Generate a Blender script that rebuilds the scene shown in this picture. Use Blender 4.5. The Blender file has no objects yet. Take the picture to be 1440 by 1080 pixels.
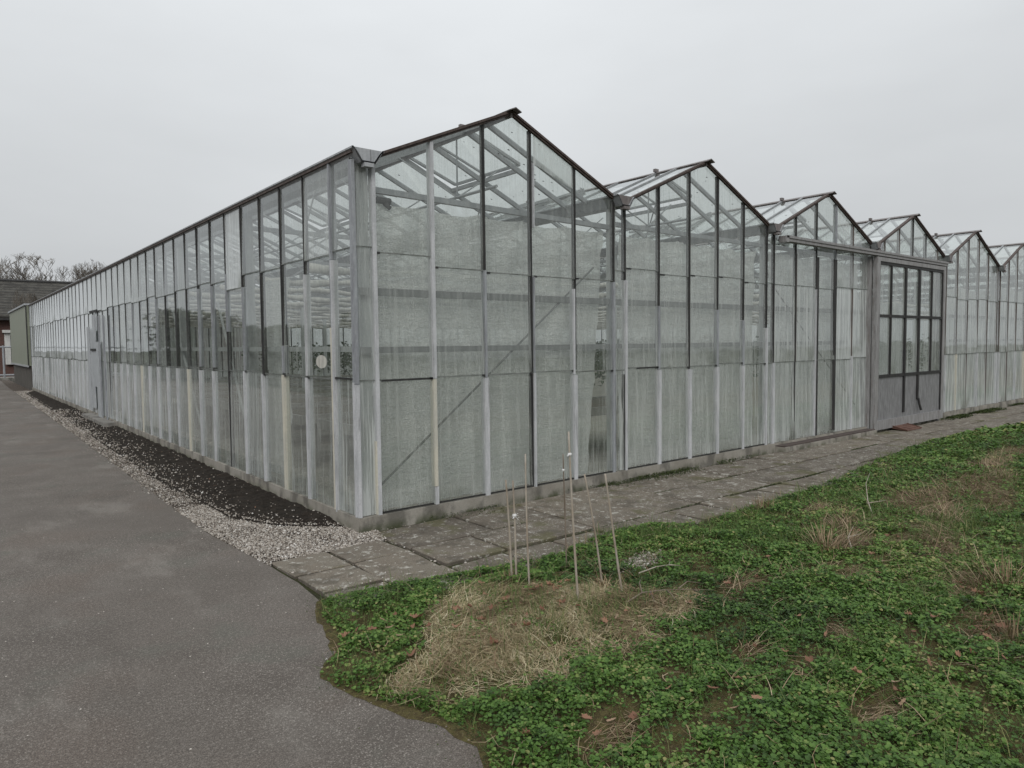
import bpy, math, random
import numpy as np
from mathutils import Vector, Matrix
random.seed(7); rng = np.random.default_rng(7)
S = bpy.context.scene
COL = S.collection
R = math.radians

# ------------------------------------------------------------------ camera
cam = bpy.data.cameras.new('camera'); camo = bpy.data.objects.new('camera', cam); COL.objects.link(camo)
CAM = Vector((-2.7786, -5.5114, 1.6235))
r_ = Vector((0.77494874, -0.63193667, -0.01051179)); u_ = Vector((0.04475307, 0.03827565, 0.99826456)); f_ = Vector((0.63043764, 0.7740743, -0.05794278))
m = Matrix(((r_.x, u_.x, -f_.x, CAM.x), (r_.y, u_.y, -f_.y, CAM.y), (r_.z, u_.z, -f_.z, CAM.z), (0, 0, 0, 1)))
camo.matrix_world = m
cam.sensor_fit = 'HORIZONTAL'; cam.sensor_width = 36; cam.lens = 36 * 989.3 / 1440; cam.clip_end = 2000; cam.clip_start = .05
S.camera = camo

# ------------------------------------------------------------------ node helpers
class NT:
    def __init__(s, name):
        s.m = bpy.data.materials.new(name); s.m.use_nodes = True; s.t = s.m.node_tree; s.t.nodes.clear()
        s.out = s.t.nodes.new('ShaderNodeOutputMaterial')
    def n(s, typ, **kw):
        o = s.t.nodes.new('ShaderNode' + typ)
        for k, v in kw.items(): setattr(o, k, v)
        return o
    def L(s, a, b): s.t.links.new(a, b)
    def setin(s, sock, v):
        if v is None: return
        if hasattr(v, 'is_output'): s.L(v, sock)
        elif isinstance(v, tuple) and len(v) == 3 and sock.type == 'RGBA': sock.default_value = (*v, 1)
        else: sock.default_value = v
    def math(s, op, a, b=None, c=None, clamp=False):
        o = s.n('Math', operation=op, use_clamp=clamp)
        for i, v in enumerate((a, b, c)): 
            if v is not None: s.setin(o.inputs[i], v)
        return o.outputs[0]
    def mix(s, f, a, b, blend='MIX'):
        o = s.n('Mix', data_type='RGBA', blend_type=blend)
        s.setin(o.inputs[0], f); s.setin(o.inputs[6], a); s.setin(o.inputs[7], b)
        return o.outputs[2]
    def pos(s, scale=(1, 1, 1), obj=False):
        v = s.n('TexCoord').outputs['Object'] if obj else s.n('NewGeometry').outputs['Position']
        o = s.n('VectorMath', operation='MULTIPLY'); s.L(v, o.inputs[0]); o.inputs[1].default_value = scale
        return o.outputs[0]
    def noise(s, vec, scale=5, detail=4, rough=.55, dist=0, out='Fac'):
        o = s.n('TexNoise'); s.L(vec, o.inputs['Vector']); o.inputs['Scale'].default_value = scale; o.inputs['Detail'].default_value = detail
        o.inputs['Roughness'].default_value = rough; o.inputs['Distortion'].default_value = dist
        return o.outputs[out]
    def vor(s, vec, scale=5, feature='F1', out='Distance', rand=1):
        o = s.n('TexVoronoi', feature=feature); s.L(vec, o.inputs['Vector']); o.inputs['Scale'].default_value = scale; o.inputs['Randomness'].default_value = rand
        return o.outputs[out]
    def ss(s, v, a, b, lo=0., hi=1.):
        o = s.n('MapRange', interpolation_type='SMOOTHSTEP'); s.setin(o.inputs[0], v)
        for i, x in enumerate((a, b, lo, hi)): s.setin(o.inputs[i + 1], x)
        return o.outputs[0]
    def ramp(s, f, stops):
        o = s.n('ValToRGB'); s.L(f, o.inputs[0]); e = o.color_ramp.elements
        while len(e) < len(stops): e.new(.5)
        for x, (p, c) in zip(e, stops): x.position = p; x.color = (*c, 1)
        return o.outputs[0]
    def attr(s, name): return s.n('Attribute', attribute_name=name).outputs['Fac']
    def bump(s, h, strength=.3, dist=.01):
        o = s.n('Bump'); o.inputs['Strength'].default_value = strength; o.inputs['Distance'].default_value = dist; s.L(h, o.inputs['Height'])
        return o.outputs[0]
    def bsdf(s, col, rough=.6, metal=0, spec=.5, normal=None):
        o = s.n('BsdfPrincipled'); s.setin(o.inputs['Base Color'], col); s.setin(o.inputs['Roughness'], rough); s.setin(o.inputs['Metallic'], metal)
        o.inputs['Specular IOR Level'].default_value = spec
        if normal is not None: s.L(normal, o.inputs['Normal'])
        return o.outputs[0]
    def mixs(s, f, a, b):
        o = s.n('MixShader'); s.setin(o.inputs[0], f); s.L(a, o.inputs[1]); s.L(b, o.inputs[2]); return o.outputs[0]
    def done(s, sh): s.L(sh, s.out.inputs[0]); return s.m

M = {}
def weathered(name, c1, c2, rough=.55, metal=0, scale=6, streak=True, c3=None, spec=.4):
    t = NT(name)
    v = t.pos((3, 3, .6) if streak else (1, 1, 1))
    a = t.noise(v, scale, 5, .65); b = t.noise(t.pos(), scale * 9, 3)
    col = t.mix(t.ss(a, .35, .65), c1, c2)
    if c3: col = t.mix(t.math('MULTIPLY', t.ss(t.noise(t.pos((30, 30, 1.6)) if streak else t.pos((9, 9, 9)), 1.3, 5, .7), .56, .66), .8), col, c3)
    col = t.mix(t.math('MULTIPLY', b, .35), col, (0.02, .02, .02))
    M[name] = t.done(t.bsdf(col, rough, metal, spec, t.bump(b, .12, .004)))
weathered('dark_bar', (.012, .012, .013), (.03, .029, .028), .6, c3=(.055, .05, .045))
weathered('white_bar', (.56, .57, .59), (.43, .445, .46), .5, c3=(.28, .285, .29))
weathered('cream_bar', (.60, .575, .485), (.52, .51, .45), .5)
weathered('grey_bar', (.34, .36, .38), (.24, .25, .27), .5, c3=(.16, .16, .17))
weathered('lap_line', (.10, .11, .10), (.20, .21, .20), .6, streak=False)
weathered('girt_metal', (.15, .157, .152), (.22, .227, .222), .5, .1)
weathered('brown_bar', (.06, .043, .038), (.11, .085, .075), .65, c3=(.035, .03, .03))
weathered('rust', (.055, .038, .033), (.10, .075, .066), .75, c3=(.03, .024, .022))
weathered('zinc', (.33, .345, .36), (.44, .455, .47), .5, .25, c3=(.18, .18, .19))
weathered('ridge_metal', (.16, .14, .135), (.24, .22, .215), .55, .2, c3=(.09, .07, .065))
weathered('truss_metal', (.30, .315, .325), (.38, .39, .40), .45, .35)
weathered('door_metal', (.24, .235, .235), (.33, .33, .33), .55, .15, c3=(.15, .12, .11))
weathered('door_panel', (.165, .165, .172), (.27, .275, .28), .5, .1, scale=9)
weathered('white_panel', (.46, .485, .505), (.33, .35, .365), .55, scale=8)
weathered('green_panel', (.215, .235, .18), (.25, .27, .21), .5, scale=3)
weathered('rust_plate', (.105, .05, .036), (.15, .078, .056), .8, c3=(.06, .03, .025), streak=False)
weathered('cane', (.33, .275, .215), (.40, .365, .315), .7, c3=(.18, .14, .105))
weathered('cane_dark', (.15, .115, .085), (.21, .17, .135), .75)
weathered('tag_white', (.75, .75, .74), (.6, .6, .6), .5, streak=False)
weathered('bark', (.11, .095, .08), (.17, .15, .125), .85)
weathered('post_paint', (.50, .52, .51), (.40, .42, .415), .6, c3=(.3, .3, .3))
weathered('screen_cloth', (.58, .57, .52), (.40, .395, .36), .8, scale=10)
weathered('wood_trim', (.62, .62, .60), (.5, .5, .49), .6)
weathered('bench_metal', (.36, .36, .33), (.24, .24, .22), .5, .3)
weathered('bench_soil', (.09, .08, .05), (.05, .045, .03), .9, streak=False)

def concrete(name, c1, c2, moss=0., grain=140):
    t = NT(name); p = t.pos()
    a = t.noise(p, 3.2, 6, .65); b = t.noise(p, grain, 2); s_ = t.noise(t.pos((1.4, 1.4, .7)), 3.2, 5)
    col = t.mix(t.ss(a, .3, .7), c1, c2)
    col = t.mix(t.math('MULTIPLY', t.ss(s_, .48, .62), .55), col, (.045, .043, .038))
    col = t.mix(t.math('MULTIPLY', b, .5), col, (.03, .03, .028))
    if moss:
        z = t.n('SeparateXYZ'); t.L(p, z.inputs[0])
        lowness = t.ss(z.outputs[2], .10, -.02)
        mk = t.math('MULTIPLY', t.math('MULTIPLY', lowness, moss), t.ss(t.noise(p, 5, 4), .4, .6))
        col = t.mix(mk, col, (.04, .05, .018))
    M[name] = t.done(t.bsdf(col, .9, 0, .25, t.bump(t.noise(p, 60, 5), .5, .008)))
concrete('base_concrete', (.27, .25, .215), (.37, .35, .31), .85)
concrete('plain_concrete', (.22, .21, .19), (.3, .29, .27))
concrete('dark_wall', (.085, .08, .07), (.12, .11, .1))

# glass: thin sheet; dirt and limescale masks with shapes of their own
def glass(name, tint=(.935, .96, .945), gain=1.0, dirtcol=(.69, .72, .745), speck=0., fixed=None, streak=True):
    t = NT(name)
    geo = t.n('NewGeometry')
    ior = t.math('MULTIPLY_ADD', geo.outputs['Backfacing'], 1 / 1.5 - 1.5, 1.5)
    fr = t.n('Fresnel'); t.L(ior, fr.inputs['IOR']); F = fr.outputs[0]
    R2 = t.math('DIVIDE', t.math('MULTIPLY', F, 2.0), t.math('ADD', F, 1.0))
    wav = t.bump(t.noise(t.pos(), 2.2, 2), .04, .02)
    gl = t.n('BsdfGlossy'); gl.inputs['Roughness'].default_value = .03; gl.inputs['Color'].default_value = (.93, .95, .95, 1); t.L(wav, gl.inputs['Normal'])
    tr = t.n('BsdfTransparent'); tr.inputs['Color'].default_value = (*tint, 1)
    clean = t.mixs(R2, tr.outputs[0], gl.outputs[0])
    sv = (22, 22, .9) if streak else (7, 7, 7)
    n1 = t.noise(t.pos(sv), 1, 5, .62); n2 = t.noise(t.pos((75, 75, 2.2) if streak else (40, 40, 40)), 1, 3); n3 = t.noise(t.pos((1.6, 1.6, 1.1)), 1, 3)
    dirt = t.attr('dirt') if fixed is None else fixed[0]
    wash = t.attr('wash') if fixed is None else fixed[1]
    uv = t.n('SeparateXYZ'); t.L(t.n('UVMap').outputs[0], uv.inputs[0]); U, V = uv.outputs[0], uv.outputs[1]
    base = t.math('MULTIPLY', dirt, t.math('MULTIPLY_ADD', n1, 1.3, .35))
    base = t.math('MULTIPLY', base, t.math('MULTIPLY_ADD', n3, 1.0, .5))
    edge = t.ss(t.math('MINIMUM', U, t.math('SUBTRACT', 1.0, U)), .16, 0.0)
    low = t.ss(V, .32, 0.)
    st = t.ss(t.math('MULTIPLY_ADD', n2, .35, t.math('MULTIPLY', n1, .75)), .53, .68)
    w = t.math('MULTIPLY', wash, t.math('MULTIPLY_ADD', st, .75, t.math('MULTIPLY', t.ss(n2, .35, .7), t.math('MULTIPLY_ADD', edge, .85, t.math('MULTIPLY', low, .85)))))
    fac = t.math('MULTIPLY', t.math('ADD', base, w), gain, clamp=True)
    fac = t.math('MINIMUM', fac, .96)
    dc = t.mix(t.math('MULTIPLY', dirt, .85, clamp=True), (.55, .58, .55), dirtcol)
    dc = t.mix(t.math('MULTIPLY', t.math('MULTIPLY', low, t.ss(n3, .5, .62)), .55), dc, (.10, .115, .07))
    df = t.n('BsdfDiffuse'); t.L(dc, df.inputs[0]); tl = t.n('BsdfTranslucent'); t.L(dc, tl.inputs[0])
    ds = t.mixs(t.math('MULTIPLY_ADD', dirt, -.3, .48, clamp=True), df.outputs[0], tl.outputs[0])
    ds = t.mixs(t.math('MULTIPLY', R2, .6), ds, gl.outputs[0])
    sh = t.mixs(fac, clean, ds)
    if speck:
        p = t.pos(); d = t.vor(p, 16); rc = t.n('SeparateColor'); t.L(t.vor(p, 16, out='Color'), rc.inputs[0])
        k = t.math('MULTIPLY', t.math('LESS_THAN', d, .22), t.math('LESS_THAN', rc.outputs[0], speck))
        k = t.math('MULTIPLY', k, t.math('GREATER_THAN', t.noise(p, 60, 2), .45))
        dk = t.n('BsdfDiffuse'); dk.inputs[0].default_value = (.04, .038, .03, 1)
        sh = t.mixs(k, sh, dk.outputs[0])
    M[name] = t.done(sh)
glass('pane_glass')
glass('roof_pane', (.91, .94, .92), 1.0, (.55, .57, .55), .10, (.07, .08), streak=False)
glass('door_pane', (.84, .88, .87), 1.0, (.56, .59, .59), 0, (.34, .34))
glass('window_pane', (.2, .22, .24), 1.0, (.2, .2, .2), 0, (.05, .0))

def foil(name, c=(.66, .685, .63), clear=.22):
    t = NT(name); p = t.pos()
    b = t.vor(t.pos((1, 1, 1.35)), 62, 'F1'); cr = t.noise(t.pos((3.5, 3.5, 26)), 1.3, 4, .6); cr2 = t.noise(t.pos((14, 14, 70)), 1., 3); fo = t.noise(t.pos((5, 5, .35)), 1.2, 3)
    col = t.mix(t.ss(b, .15, .6), tuple(min(.97, x * 1.12) for x in c), tuple(x * .80 for x in c))  # bubble shading painted in: bright centres, dimmer rims
    col = t.mix(t.math('MULTIPLY', t.ss(cr2, .5, .72), .6), col, (.96, .96, .94))  # bright highlights on the wrinkles, put into the colour
    col = t.mix(t.math('MULTIPLY', t.ss(cr, .5, .36), .35), col, tuple(x * .62 for x in c))  # shade in the creases, painted as darker colour
    col = t.mix(t.math('MULTIPLY', t.ss(fo, .5, .62), .4), col, (.96, .97, .95))
    h = t.math('ADD', t.math('MULTIPLY', cr, 1.6), t.math('MULTIPLY_ADD', b, .35, t.math('MULTIPLY', cr2, .8)))
    nrm = t.bump(h, .9, .02)
    d = t.n('BsdfDiffuse'); t.L(col, d.inputs[0]); t.L(nrm, d.inputs['Normal'])
    l = t.n('BsdfTranslucent'); t.L(col, l.inputs[0]); t.L(nrm, l.inputs['Normal'])
    g = t.n('BsdfGlossy'); g.inputs['Roughness'].default_value = .22; g.inputs[0].default_value = (.8, .8, .8, 1); t.L(nrm, g.inputs['Normal'])
    x = t.n('BsdfTransparent'); x.inputs[0].default_value = (.9, .93, .9, 1)
    s = t.mixs(.60, d.outputs[0], l.outputs[0]); s = t.mixs(.10, s, g.outputs[0])
    s = t.mixs(t.math('MULTIPLY_ADD', t.ss(fo, .35, .65), .16, clear - .06), s, x.outputs[0])
    M[name] = t.done(s)
foil('bubble_foil', (.93, .945, .905), .15)
foil('bubble_foil_milky', (.92, .945, .93), .10)

# ground materials
def asphalt():
    t = NT('asphalt'); p = t.pos()
    big = t.noise(p, .55, 5, .6, .4); mid = t.noise(p, 2.2, 6, .65, .6); fine = t.noise(p, 150, 3, .7); crv = t.vor(p, 92)
    col = t.ramp(t.math('MULTIPLY_ADD', mid, .42, t.math('MULTIPLY', big, .58)), [(.34, (.118, .103, .090)), (.45, (.148, .130, .114)), (.53, (.170, .151, .134)), (.66, (.210, .192, .173))])
    col = t.mix(t.math('MULTIPLY', t.ss(t.noise(p, 1.1, 4), .5, .66), .5), col, (.15, .118, .098))
    col = t.mix(t.ss(fine, .38, .62, .0, .72), col, (.045, .040, .036))
    col = t.mix(t.math('MULTIPLY', t.ss(t.noise(p, .75, 5, .62), .50, .64), .42), col, (.072, .062, .054)); col = t.mix(t.math('MULTIPLY', t.ss(t.noise(t.pos((1, .45, 1)), 1.5, 5, .6), .54, .68), .38), col, (.245, .228, .205))
    g2 = t.noise(p, 52, 5, .85)
    col = t.mix(t.ss(g2, .46, .36, 0, .5), col, (.05, .044, .039)); col = t.mix(t.ss(g2, .54, .64, 0, .55), col, (.30, .275, .245))
    wear = t.ss(t.noise(p, .8, 3, .5), .38, .6)
    stone = t.math('MULTIPLY', t.ss(crv, .42, .2), t.ss(t.noise(p, 60, 2), .38, .6))
    col = t.mix(t.ss(t.noise(p, 1.7, 4, .6), .54, .68, 0, .35), col, (.105, .112, .095))
    col = t.mix(t.math('MULTIPLY', stone, t.math('MULTIPLY_ADD', wear, .45, .16)), col, (.36, .335, .30))
    rc = t.n('SeparateColor'); t.L(t.vor(p, 34, out='Color'), rc.inputs[0])
    sp = t.math('MULTIPLY', t.ss(t.vor(p, 34), .17, .1), t.math('LESS_THAN', rc.outputs[0], .025))
    col = t.mix(sp, col, (.62, .58, .52))
    M['asphalt'] = t.done(t.bsdf(col, t.ss(big, .35, .65, .75, .9), 0, .2, t.bump(t.math('ADD', fine, g2), .5, .006)))
asphalt()
def slab():
    t = NT('slab'); p = t.pos(); tint = t.attr('tint')
    mid = t.noise(p, 4.5, 5, .65); fine = t.noise(p, 130, 3); lic = t.noise(p, 13, 5, .7)
    col = t.mix(tint, (.21, .18, .142), (.112, .095, .078))
    col = t.mix(t.ss(mid, .38, .66, 0, .75), col, (.205, .185, .150))
    col = t.mix(t.ss(fine, .35, .7, 0, .6), col, (.05, .045, .04))
    agg = t.attr('agg')
    rc = t.n('SeparateColor'); t.L(t.vor(p, 48, out='Color'), rc.inputs[0])
    stone = t.math('MULTIPLY', t.ss(t.vor(p, 48), .36, .24), t.math('LESS_THAN', rc.outputs[1], t.math('MULTIPLY_ADD', agg, .5, .05)))
    col = t.mix(t.math('MULTIPLY', stone, t.math('MULTIPLY_ADD', rc.outputs[2], .5, .35)), col, (.46, .43, .39))
    col = t.mix(t.math('MULTIPLY', t.ss(lic, .56, .64), .7), col, (.44, .43, .39))
    col = t.mix(t.math('MULTIPLY', t.ss(t.noise(p, 3.1, 6, .7), .5, .62), .55), col, (.062, .054, .042))
    col = t.mix(t.math('MULTIPLY', t.ss(t.noise(p, 2.1, 4), .55, .66), .65), col, (.085, .082, .035))
    M['slab'] = t.done(t.bsdf(col, .85, 0, .3, t.bump(t.math('ADD', fine, lic), .5, .006)))
slab()
def earth(name, c1, c2, c3, sc=18):
    t = NT(name); p = t.pos(); a = t.noise(p, sc, 6, .7); b = t.noise(p, sc * 5, 3)
    col = t.mix(t.ss(a, .35, .65), c1, c2); col = t.mix(t.ss(b, .58, .72), col, c3)
    M[name] = t.done(t.bsdf(col, .95, 0, .15, t.bump(t.math('ADD', a, b), .8, .015)))
earth('dark_soil', (.015, .0125, .010), (.032, .026, .021), (.055, .044, .034))
earth('lawn_soil', (.055, .042, .022), (.10, .088, .035), (.19, .155, .09), 25)
earth('joint_soil', (.03, .028, .018), (.04, .045, .015), (.055, .048, .035), 12)
earth('gravel_bed', (.06, .05, .042), (.12, .10, .085), (.20, .175, .15), 40)
earth('field', (.022, .026, .012), (.03, .034, .018), (.04, .038, .022), 3)
earth('inside_floor', (.26, .25, .215), (.36, .345, .30), (.2, .19, .16), 3)

def scatter_mat(name, stops, rough=.7, trans=0., spec=.3):
    t = NT(name); col = t.ramp(t.attr('tint'), stops)
    s = t.bsdf(col, rough, 0, spec)
    if trans:
        l = t.n('BsdfTranslucent'); t.L(col, l.inputs[0]); s = t.mixs(trans, s, l.outputs[0])
    M[name] = t.done(s)
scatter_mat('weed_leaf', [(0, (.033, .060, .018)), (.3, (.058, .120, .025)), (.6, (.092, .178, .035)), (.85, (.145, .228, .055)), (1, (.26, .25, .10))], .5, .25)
scatter_mat('grass_blade', [(0, (.045, .085, .018)), (.5, (.095, .15, .04)), (.8, (.20, .21, .075)), (1, (.34, .29, .15))], .55, .25)
scatter_mat('straw', [(0, (.16, .11, .065)), (.35, (.36, .29, .165)), (.7, (.54, .465, .30)), (1, (.70, .63, .46))], .7, .1)
scatter_mat('brown_straw', [(0, (.10, .06, .038)), (.5, (.25, .175, .11)), (1, (.46, .375, .255))], .75, .1)
scatter_mat('moss_leaf', [(0, (.018, .03, .008)), (.5, (.035, .055, .012)), (1, (.08, .085, .025))], .7, .2)
scatter_mat('pebble', [(0, (.055, .045, .038)), (.3, (.17, .145, .12)), (.6, (.30, .27, .235)), (.88, (.43, .40, .365)), (1, (.58, .565, .54))], .65)
scatter_mat('hedge_leaf', [(0, (.015, .022, .012)), (1, (.04, .05, .025))], .7, .1)
scatter_mat('inside_leaf', [(0, (.02, .035, .014)), (1, (.05, .075, .03))], .6, .3)
def leafmat(name, c1, c2):
    t = NT(name); v = t.pos(obj=True); r = t.n('ObjectInfo').outputs['Random']
    col = t.mix(r, c1, c2); col = t.mix(t.ss(t.noise(v, 45, 4), .5, .7, 0, .7), col, (.05, .025, .015))
    M[name] = t.done(t.bsdf(col, .65, 0, .35))
leafmat('dry_leaf', (.135, .062, .036), (.26, .145, .09))
leafmat('pale_leaf', (.26, .17, .11), (.33, .25, .18))
def brick():
    t = NT('brick'); b = t.n('TexBrick'); b.inputs['Scale'].default_value = 1; b.inputs['Color1'].default_value = (.085, .035, .027, 1); b.inputs['Color2'].default_value = (.12, .05, .038, 1); b.inputs['Mortar'].default_value = (.11, .095, .085, 1)
    b.inputs['Brick Width'].default_value = .22; b.inputs['Row Height'].default_value = .07; b.inputs['Mortar Size'].default_value = .008
    s = t.n('SeparateXYZ'); t.L(t.pos(), s.inputs[0]); c = t.n('CombineXYZ'); t.L(t.math('ADD', s.outputs[0], s.outputs[1]), c.inputs[0]); t.L(s.outputs[2], c.inputs[1]); t.L(c.outputs[0], b.inputs['Vector'])
    M['brick'] = t.done(t.bsdf(t.mix(t.math('MULTIPLY', t.noise(t.pos(), 2, 4), .4), b.outputs[0], (.03, .02, .02)), .9))
brick()
def tiles():
    t = NT('roof_tile'); w = t.n('TexWave', bands_direction='Z'); w.inputs['Scale'].default_value = 1.6; w.inputs['Distortion'].default_value = 1.2; t.L(t.pos(), w.inputs['Vector'])
    a = t.noise(t.pos((1, 1, 2)), 1.6, 6, .75)
    col = t.mix(t.ss(a, .35, .65), (.035, .033, .03), (.075, .072, .064)); col = t.mix(t.ss(w.outputs['Fac'], .6, 1, 0, .6), col, (.02, .02, .02))
    col = t.mix(t.ss(t.noise(t.pos(), 6, 3), .55, .7, 0, .6), col, (.10, .098, .085))
    M['roof_tile'] = t.done(t.bsdf(col, .85, 0, .2, t.bump(w.outputs['Fac'], .6, .05)))
tiles()

# ------------------------------------------------------------------ mesh helpers
class MB:
    def __init__(s): s.v = []; s.f = []; s.mi = []; s.at = {}; s.uv = []
    def face(s, pts, mi=0, uv=None, **at):
        b = len(s.v); s.v += [tuple(p) for p in pts]; s.f.append(tuple(range(b, b + len(pts)))); s.mi.append(mi)
        s.uv += list(uv) if uv else [(.5, .5)] * len(pts)
        for k, x in at.items(): s.at.setdefault(k, {}).update({i: x for i in range(b, b + len(pts))})
    def hexa(s, c, mi=0, **at):      # 8 corners: bottom 4 ccw, top 4 ccw
        for q in ((3, 2, 1, 0), (4, 5, 6, 7), (0, 1, 5, 4), (1, 2, 6, 5), (2, 3, 7, 6), (3, 0, 4, 7)): s.face([c[i] for i in q], mi, **at)
    def box(s, x0, x1, y0, y1, z0, z1, mi=0, **at):
        s.hexa([(x0, y0, z0), (x1, y0, z0), (x1, y1, z0), (x0, y1, z0), (x0, y0, z1), (x1, y0, z1), (x1, y1, z1), (x0, y1, z1)], mi, **at)
    def bar(s, a, b, w, h, mi=0, up=(0, 0, 1)):   # rectangular bar a->b, w across, h along up
        a = Vector(a); b = Vector(b); d = (b - a).normalized(); upv = Vector(up)
        if abs(d.dot(upv)) > .98: upv = Vector((1, 0, 0))
        sd = d.cross(upv).normalized(); u = sd.cross(d).normalized(); c = []
        for p in (a, b):
            for i, j in ((-1, -1), (1, -1), (1, 1), (-1, 1)): c.append(p + sd * (i * w / 2) + u * (j * h / 2))
        s.hexa(c, mi)
    def tube(s, pts, r, n=8, mi=0, cap=True):
        pts = [Vector(p) for p in pts]; rr = r if isinstance(r, (list, tuple)) else [r] * len(pts); b = len(s.v)
        for i, p in enumerate(pts):
            d = (pts[min(i + 1, len(pts) - 1)] - pts[max(i - 1, 0)]).normalized()
            x = d.cross(Vector((0, 0, 1)) if abs(d.z) < .9 else Vector((1, 0, 0))).normalized(); y = d.cross(x)
            for k in range(n):
                a = 2 * math.pi * k / n; s.v.append(tuple(p + (x * math.cos(a) + y * math.sin(a)) * rr[i]))
        for i in range(len(pts) - 1):
            for k in range(n):
                s.f.append((b + i * n + k, b + i * n + (k + 1) % n, b + (i + 1) * n + (k + 1) % n, b + (i + 1) * n + k)); s.mi.append(mi); s.uv += [(.5, .5)] * 4
        if cap:
            s.f.append(tuple(b + k for k in reversed(range(n)))); s.mi.append(mi); s.uv += [(.5, .5)] * n
            e = b + (len(pts) - 1) * n; s.f.append(tuple(e + k for k in range(n))); s.mi.append(mi); s.uv += [(.5, .5)] * n
    def build(s, name, mats, parent=None, smooth=False, **props):
        me = bpy.data.meshes.new(name); me.from_pydata(s.v, [], s.f)
        for mm in (mats if isinstance(mats, (list, tuple)) else [mats]): me.materials.append(M[mm])
        me.polygons.foreach_set('material_index', s.mi)
        if smooth: me.polygons.foreach_set('use_smooth', [True] * len(s.f))
        if s.at:
            ul = me.uv_layers.new(name='UVMap'); ul.data.foreach_set('uv', np.array(s.uv, dtype=np.float32).ravel())
        for k, dct in s.at.items():
            a = me.attributes.new(k, 'FLOAT', 'POINT'); arr = np.zeros(len(s.v), np.float32)
            for i, x in dct.items(): arr[i] = x
            a.data.foreach_set('value', arr)
        return link(name, me, parent, **props)
def link(name, me, parent=None, **props):
    o = bpy.data.objects.new(name, me); COL.objects.link(o)
    if parent: o.parent = parent
    for k, x in props.items(): o[k] = x
    return o
def thing(name, label, category, group=None, loc=(0, 0, 0)):
    o = bpy.data.objects.new(name, None); COL.objects.link(o); o.location = loc; o.empty_display_size = .2
    o['label'] = label; o['category'] = category
    if group: o['group'] = group
    return o
def npmesh(name, V, F, mat, tint=None, parent=None, smooth=False, **props):
    """V (n,3), F (m,k) uniform polygons"""
    me = bpy.data.meshes.new(name); n, mfa, k = len(V), len(F), F.shape[1]
    me.vertices.add(n); me.vertices.foreach_set('co', V.astype(np.float32).ravel())
    me.loops.add(mfa * k); me.loops.foreach_set('vertex_index', F.astype(np.int32).ravel())
    me.polygons.add(mfa); me.polygons.foreach_set('loop_start', np.arange(0, mfa * k, k, dtype=np.int32)); me.polygons.foreach_set('loop_total', np.full(mfa, k, np.int32))
    if smooth: me.polygons.foreach_set('use_smooth', np.ones(mfa, bool))
    if tint is not None:
        a = me.attributes.new('tint', 'FLOAT', 'POINT'); a.data.foreach_set('value', tint.astype(np.float32))
    me.materials.append(M[mat]); me.update(calc_edges=True)
    return link(name, me, parent, **props)
# value noise
_tab = np.random.default_rng(3).random((256, 256))
def vnoise(x, y, s=1., o=0):
    x = np.asarray(x) * s + 37.3 * o + 500; y = np.asarray(y) * s + 91.7 * o + 500
    xi = np.floor(x).astype(int); yi = np.floor(y).astype(int); fx = x - xi; fy = y - yi; fx = fx * fx * (3 - 2 * fx); fy = fy * fy * (3 - 2 * fy)
    g = lambda a, b: _tab[a % 256, b % 256]
    return (g(xi, yi) * (1 - fx) + g(xi + 1, yi) * fx) * (1 - fy) + (g(xi, yi + 1) * (1 - fx) + g(xi + 1, yi + 1) * fx) * fy
def fbm(x, y, s=1., o=0, n=4): return sum(vnoise(x, y, s * 2 ** i, o + i) * .5 ** i for i in range(n)) / sum(.5 ** i for i in range(n))
def inside(px, py, poly):
    r = np.zeros(len(px), bool); n = len(poly)
    for i in range(n):
        (x1, y1), (x2, y2) = poly[i], poly[(i + 1) % n]
        if y1 == y2: continue
        c = ((y1 > py) != (y2 > py)) & (px < (x2 - x1) * (py - y1) / (y2 - y1) + x1); r ^= c
    return r
def edge_dist(px, py, poly, closed=True):
    d = np.full(len(px), 1e9); n = len(poly)
    for i in range(n if closed else n - 1):
        a = np.array(poly[i]); b = np.array(poly[(i + 1) % n]); ab = b - a; t = np.clip(((px - a[0]) * ab[0] + (py - a[1]) * ab[1]) / (ab @ ab + 1e-12), 0, 1)
        d = np.minimum(d, np.hypot(px - a[0] - t * ab[0], py - a[1] - t * ab[1]))
    return d

def leaf_cloud(name, X, Y, Z, size, tint, tiltmax, mat, asp=.42, **props):
    """folded six-point leaves"""
    n = len(X); a = rng.uniform(0, 2 * np.pi, n); el = rng.uniform(-.25, 1., n) * tiltmax; rl = rng.normal(0, .35, n)
    d = np.stack([np.cos(a) * np.cos(el), np.sin(a) * np.cos(el), np.sin(el)], 1); sd = np.stack([-np.sin(a), np.cos(a), np.zeros(n)], 1); up = np.cross(d, sd); 
    sd2 = sd * np.cos(rl)[:, None] + up * np.sin(rl)[:, None]; up2 = np.cross(d, sd2)
    prof = [(0, 0, 0), (.3, asp, .10), (.72, asp * .85, .08), (1, 0, -.10), (.72, -asp * .85, .08), (.3, -asp, .10)]
    P_ = np.stack([X, Y, Z], 1); V = np.empty((n, 6, 3))
    for k, (l, s, u) in enumerate(prof): V[:, k] = P_ + size[:, None] * (d * l + sd2 * s + up2 * u)
    b = (np.arange(n) * 6)[:, None]; F = np.concatenate([b + np.array([[0, 3, 2, 1]]), b + np.array([[0, 5, 4, 3]])])
    return npmesh(name, V.reshape(-1, 3), F, mat, np.repeat(tint, 6), **props)

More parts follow.
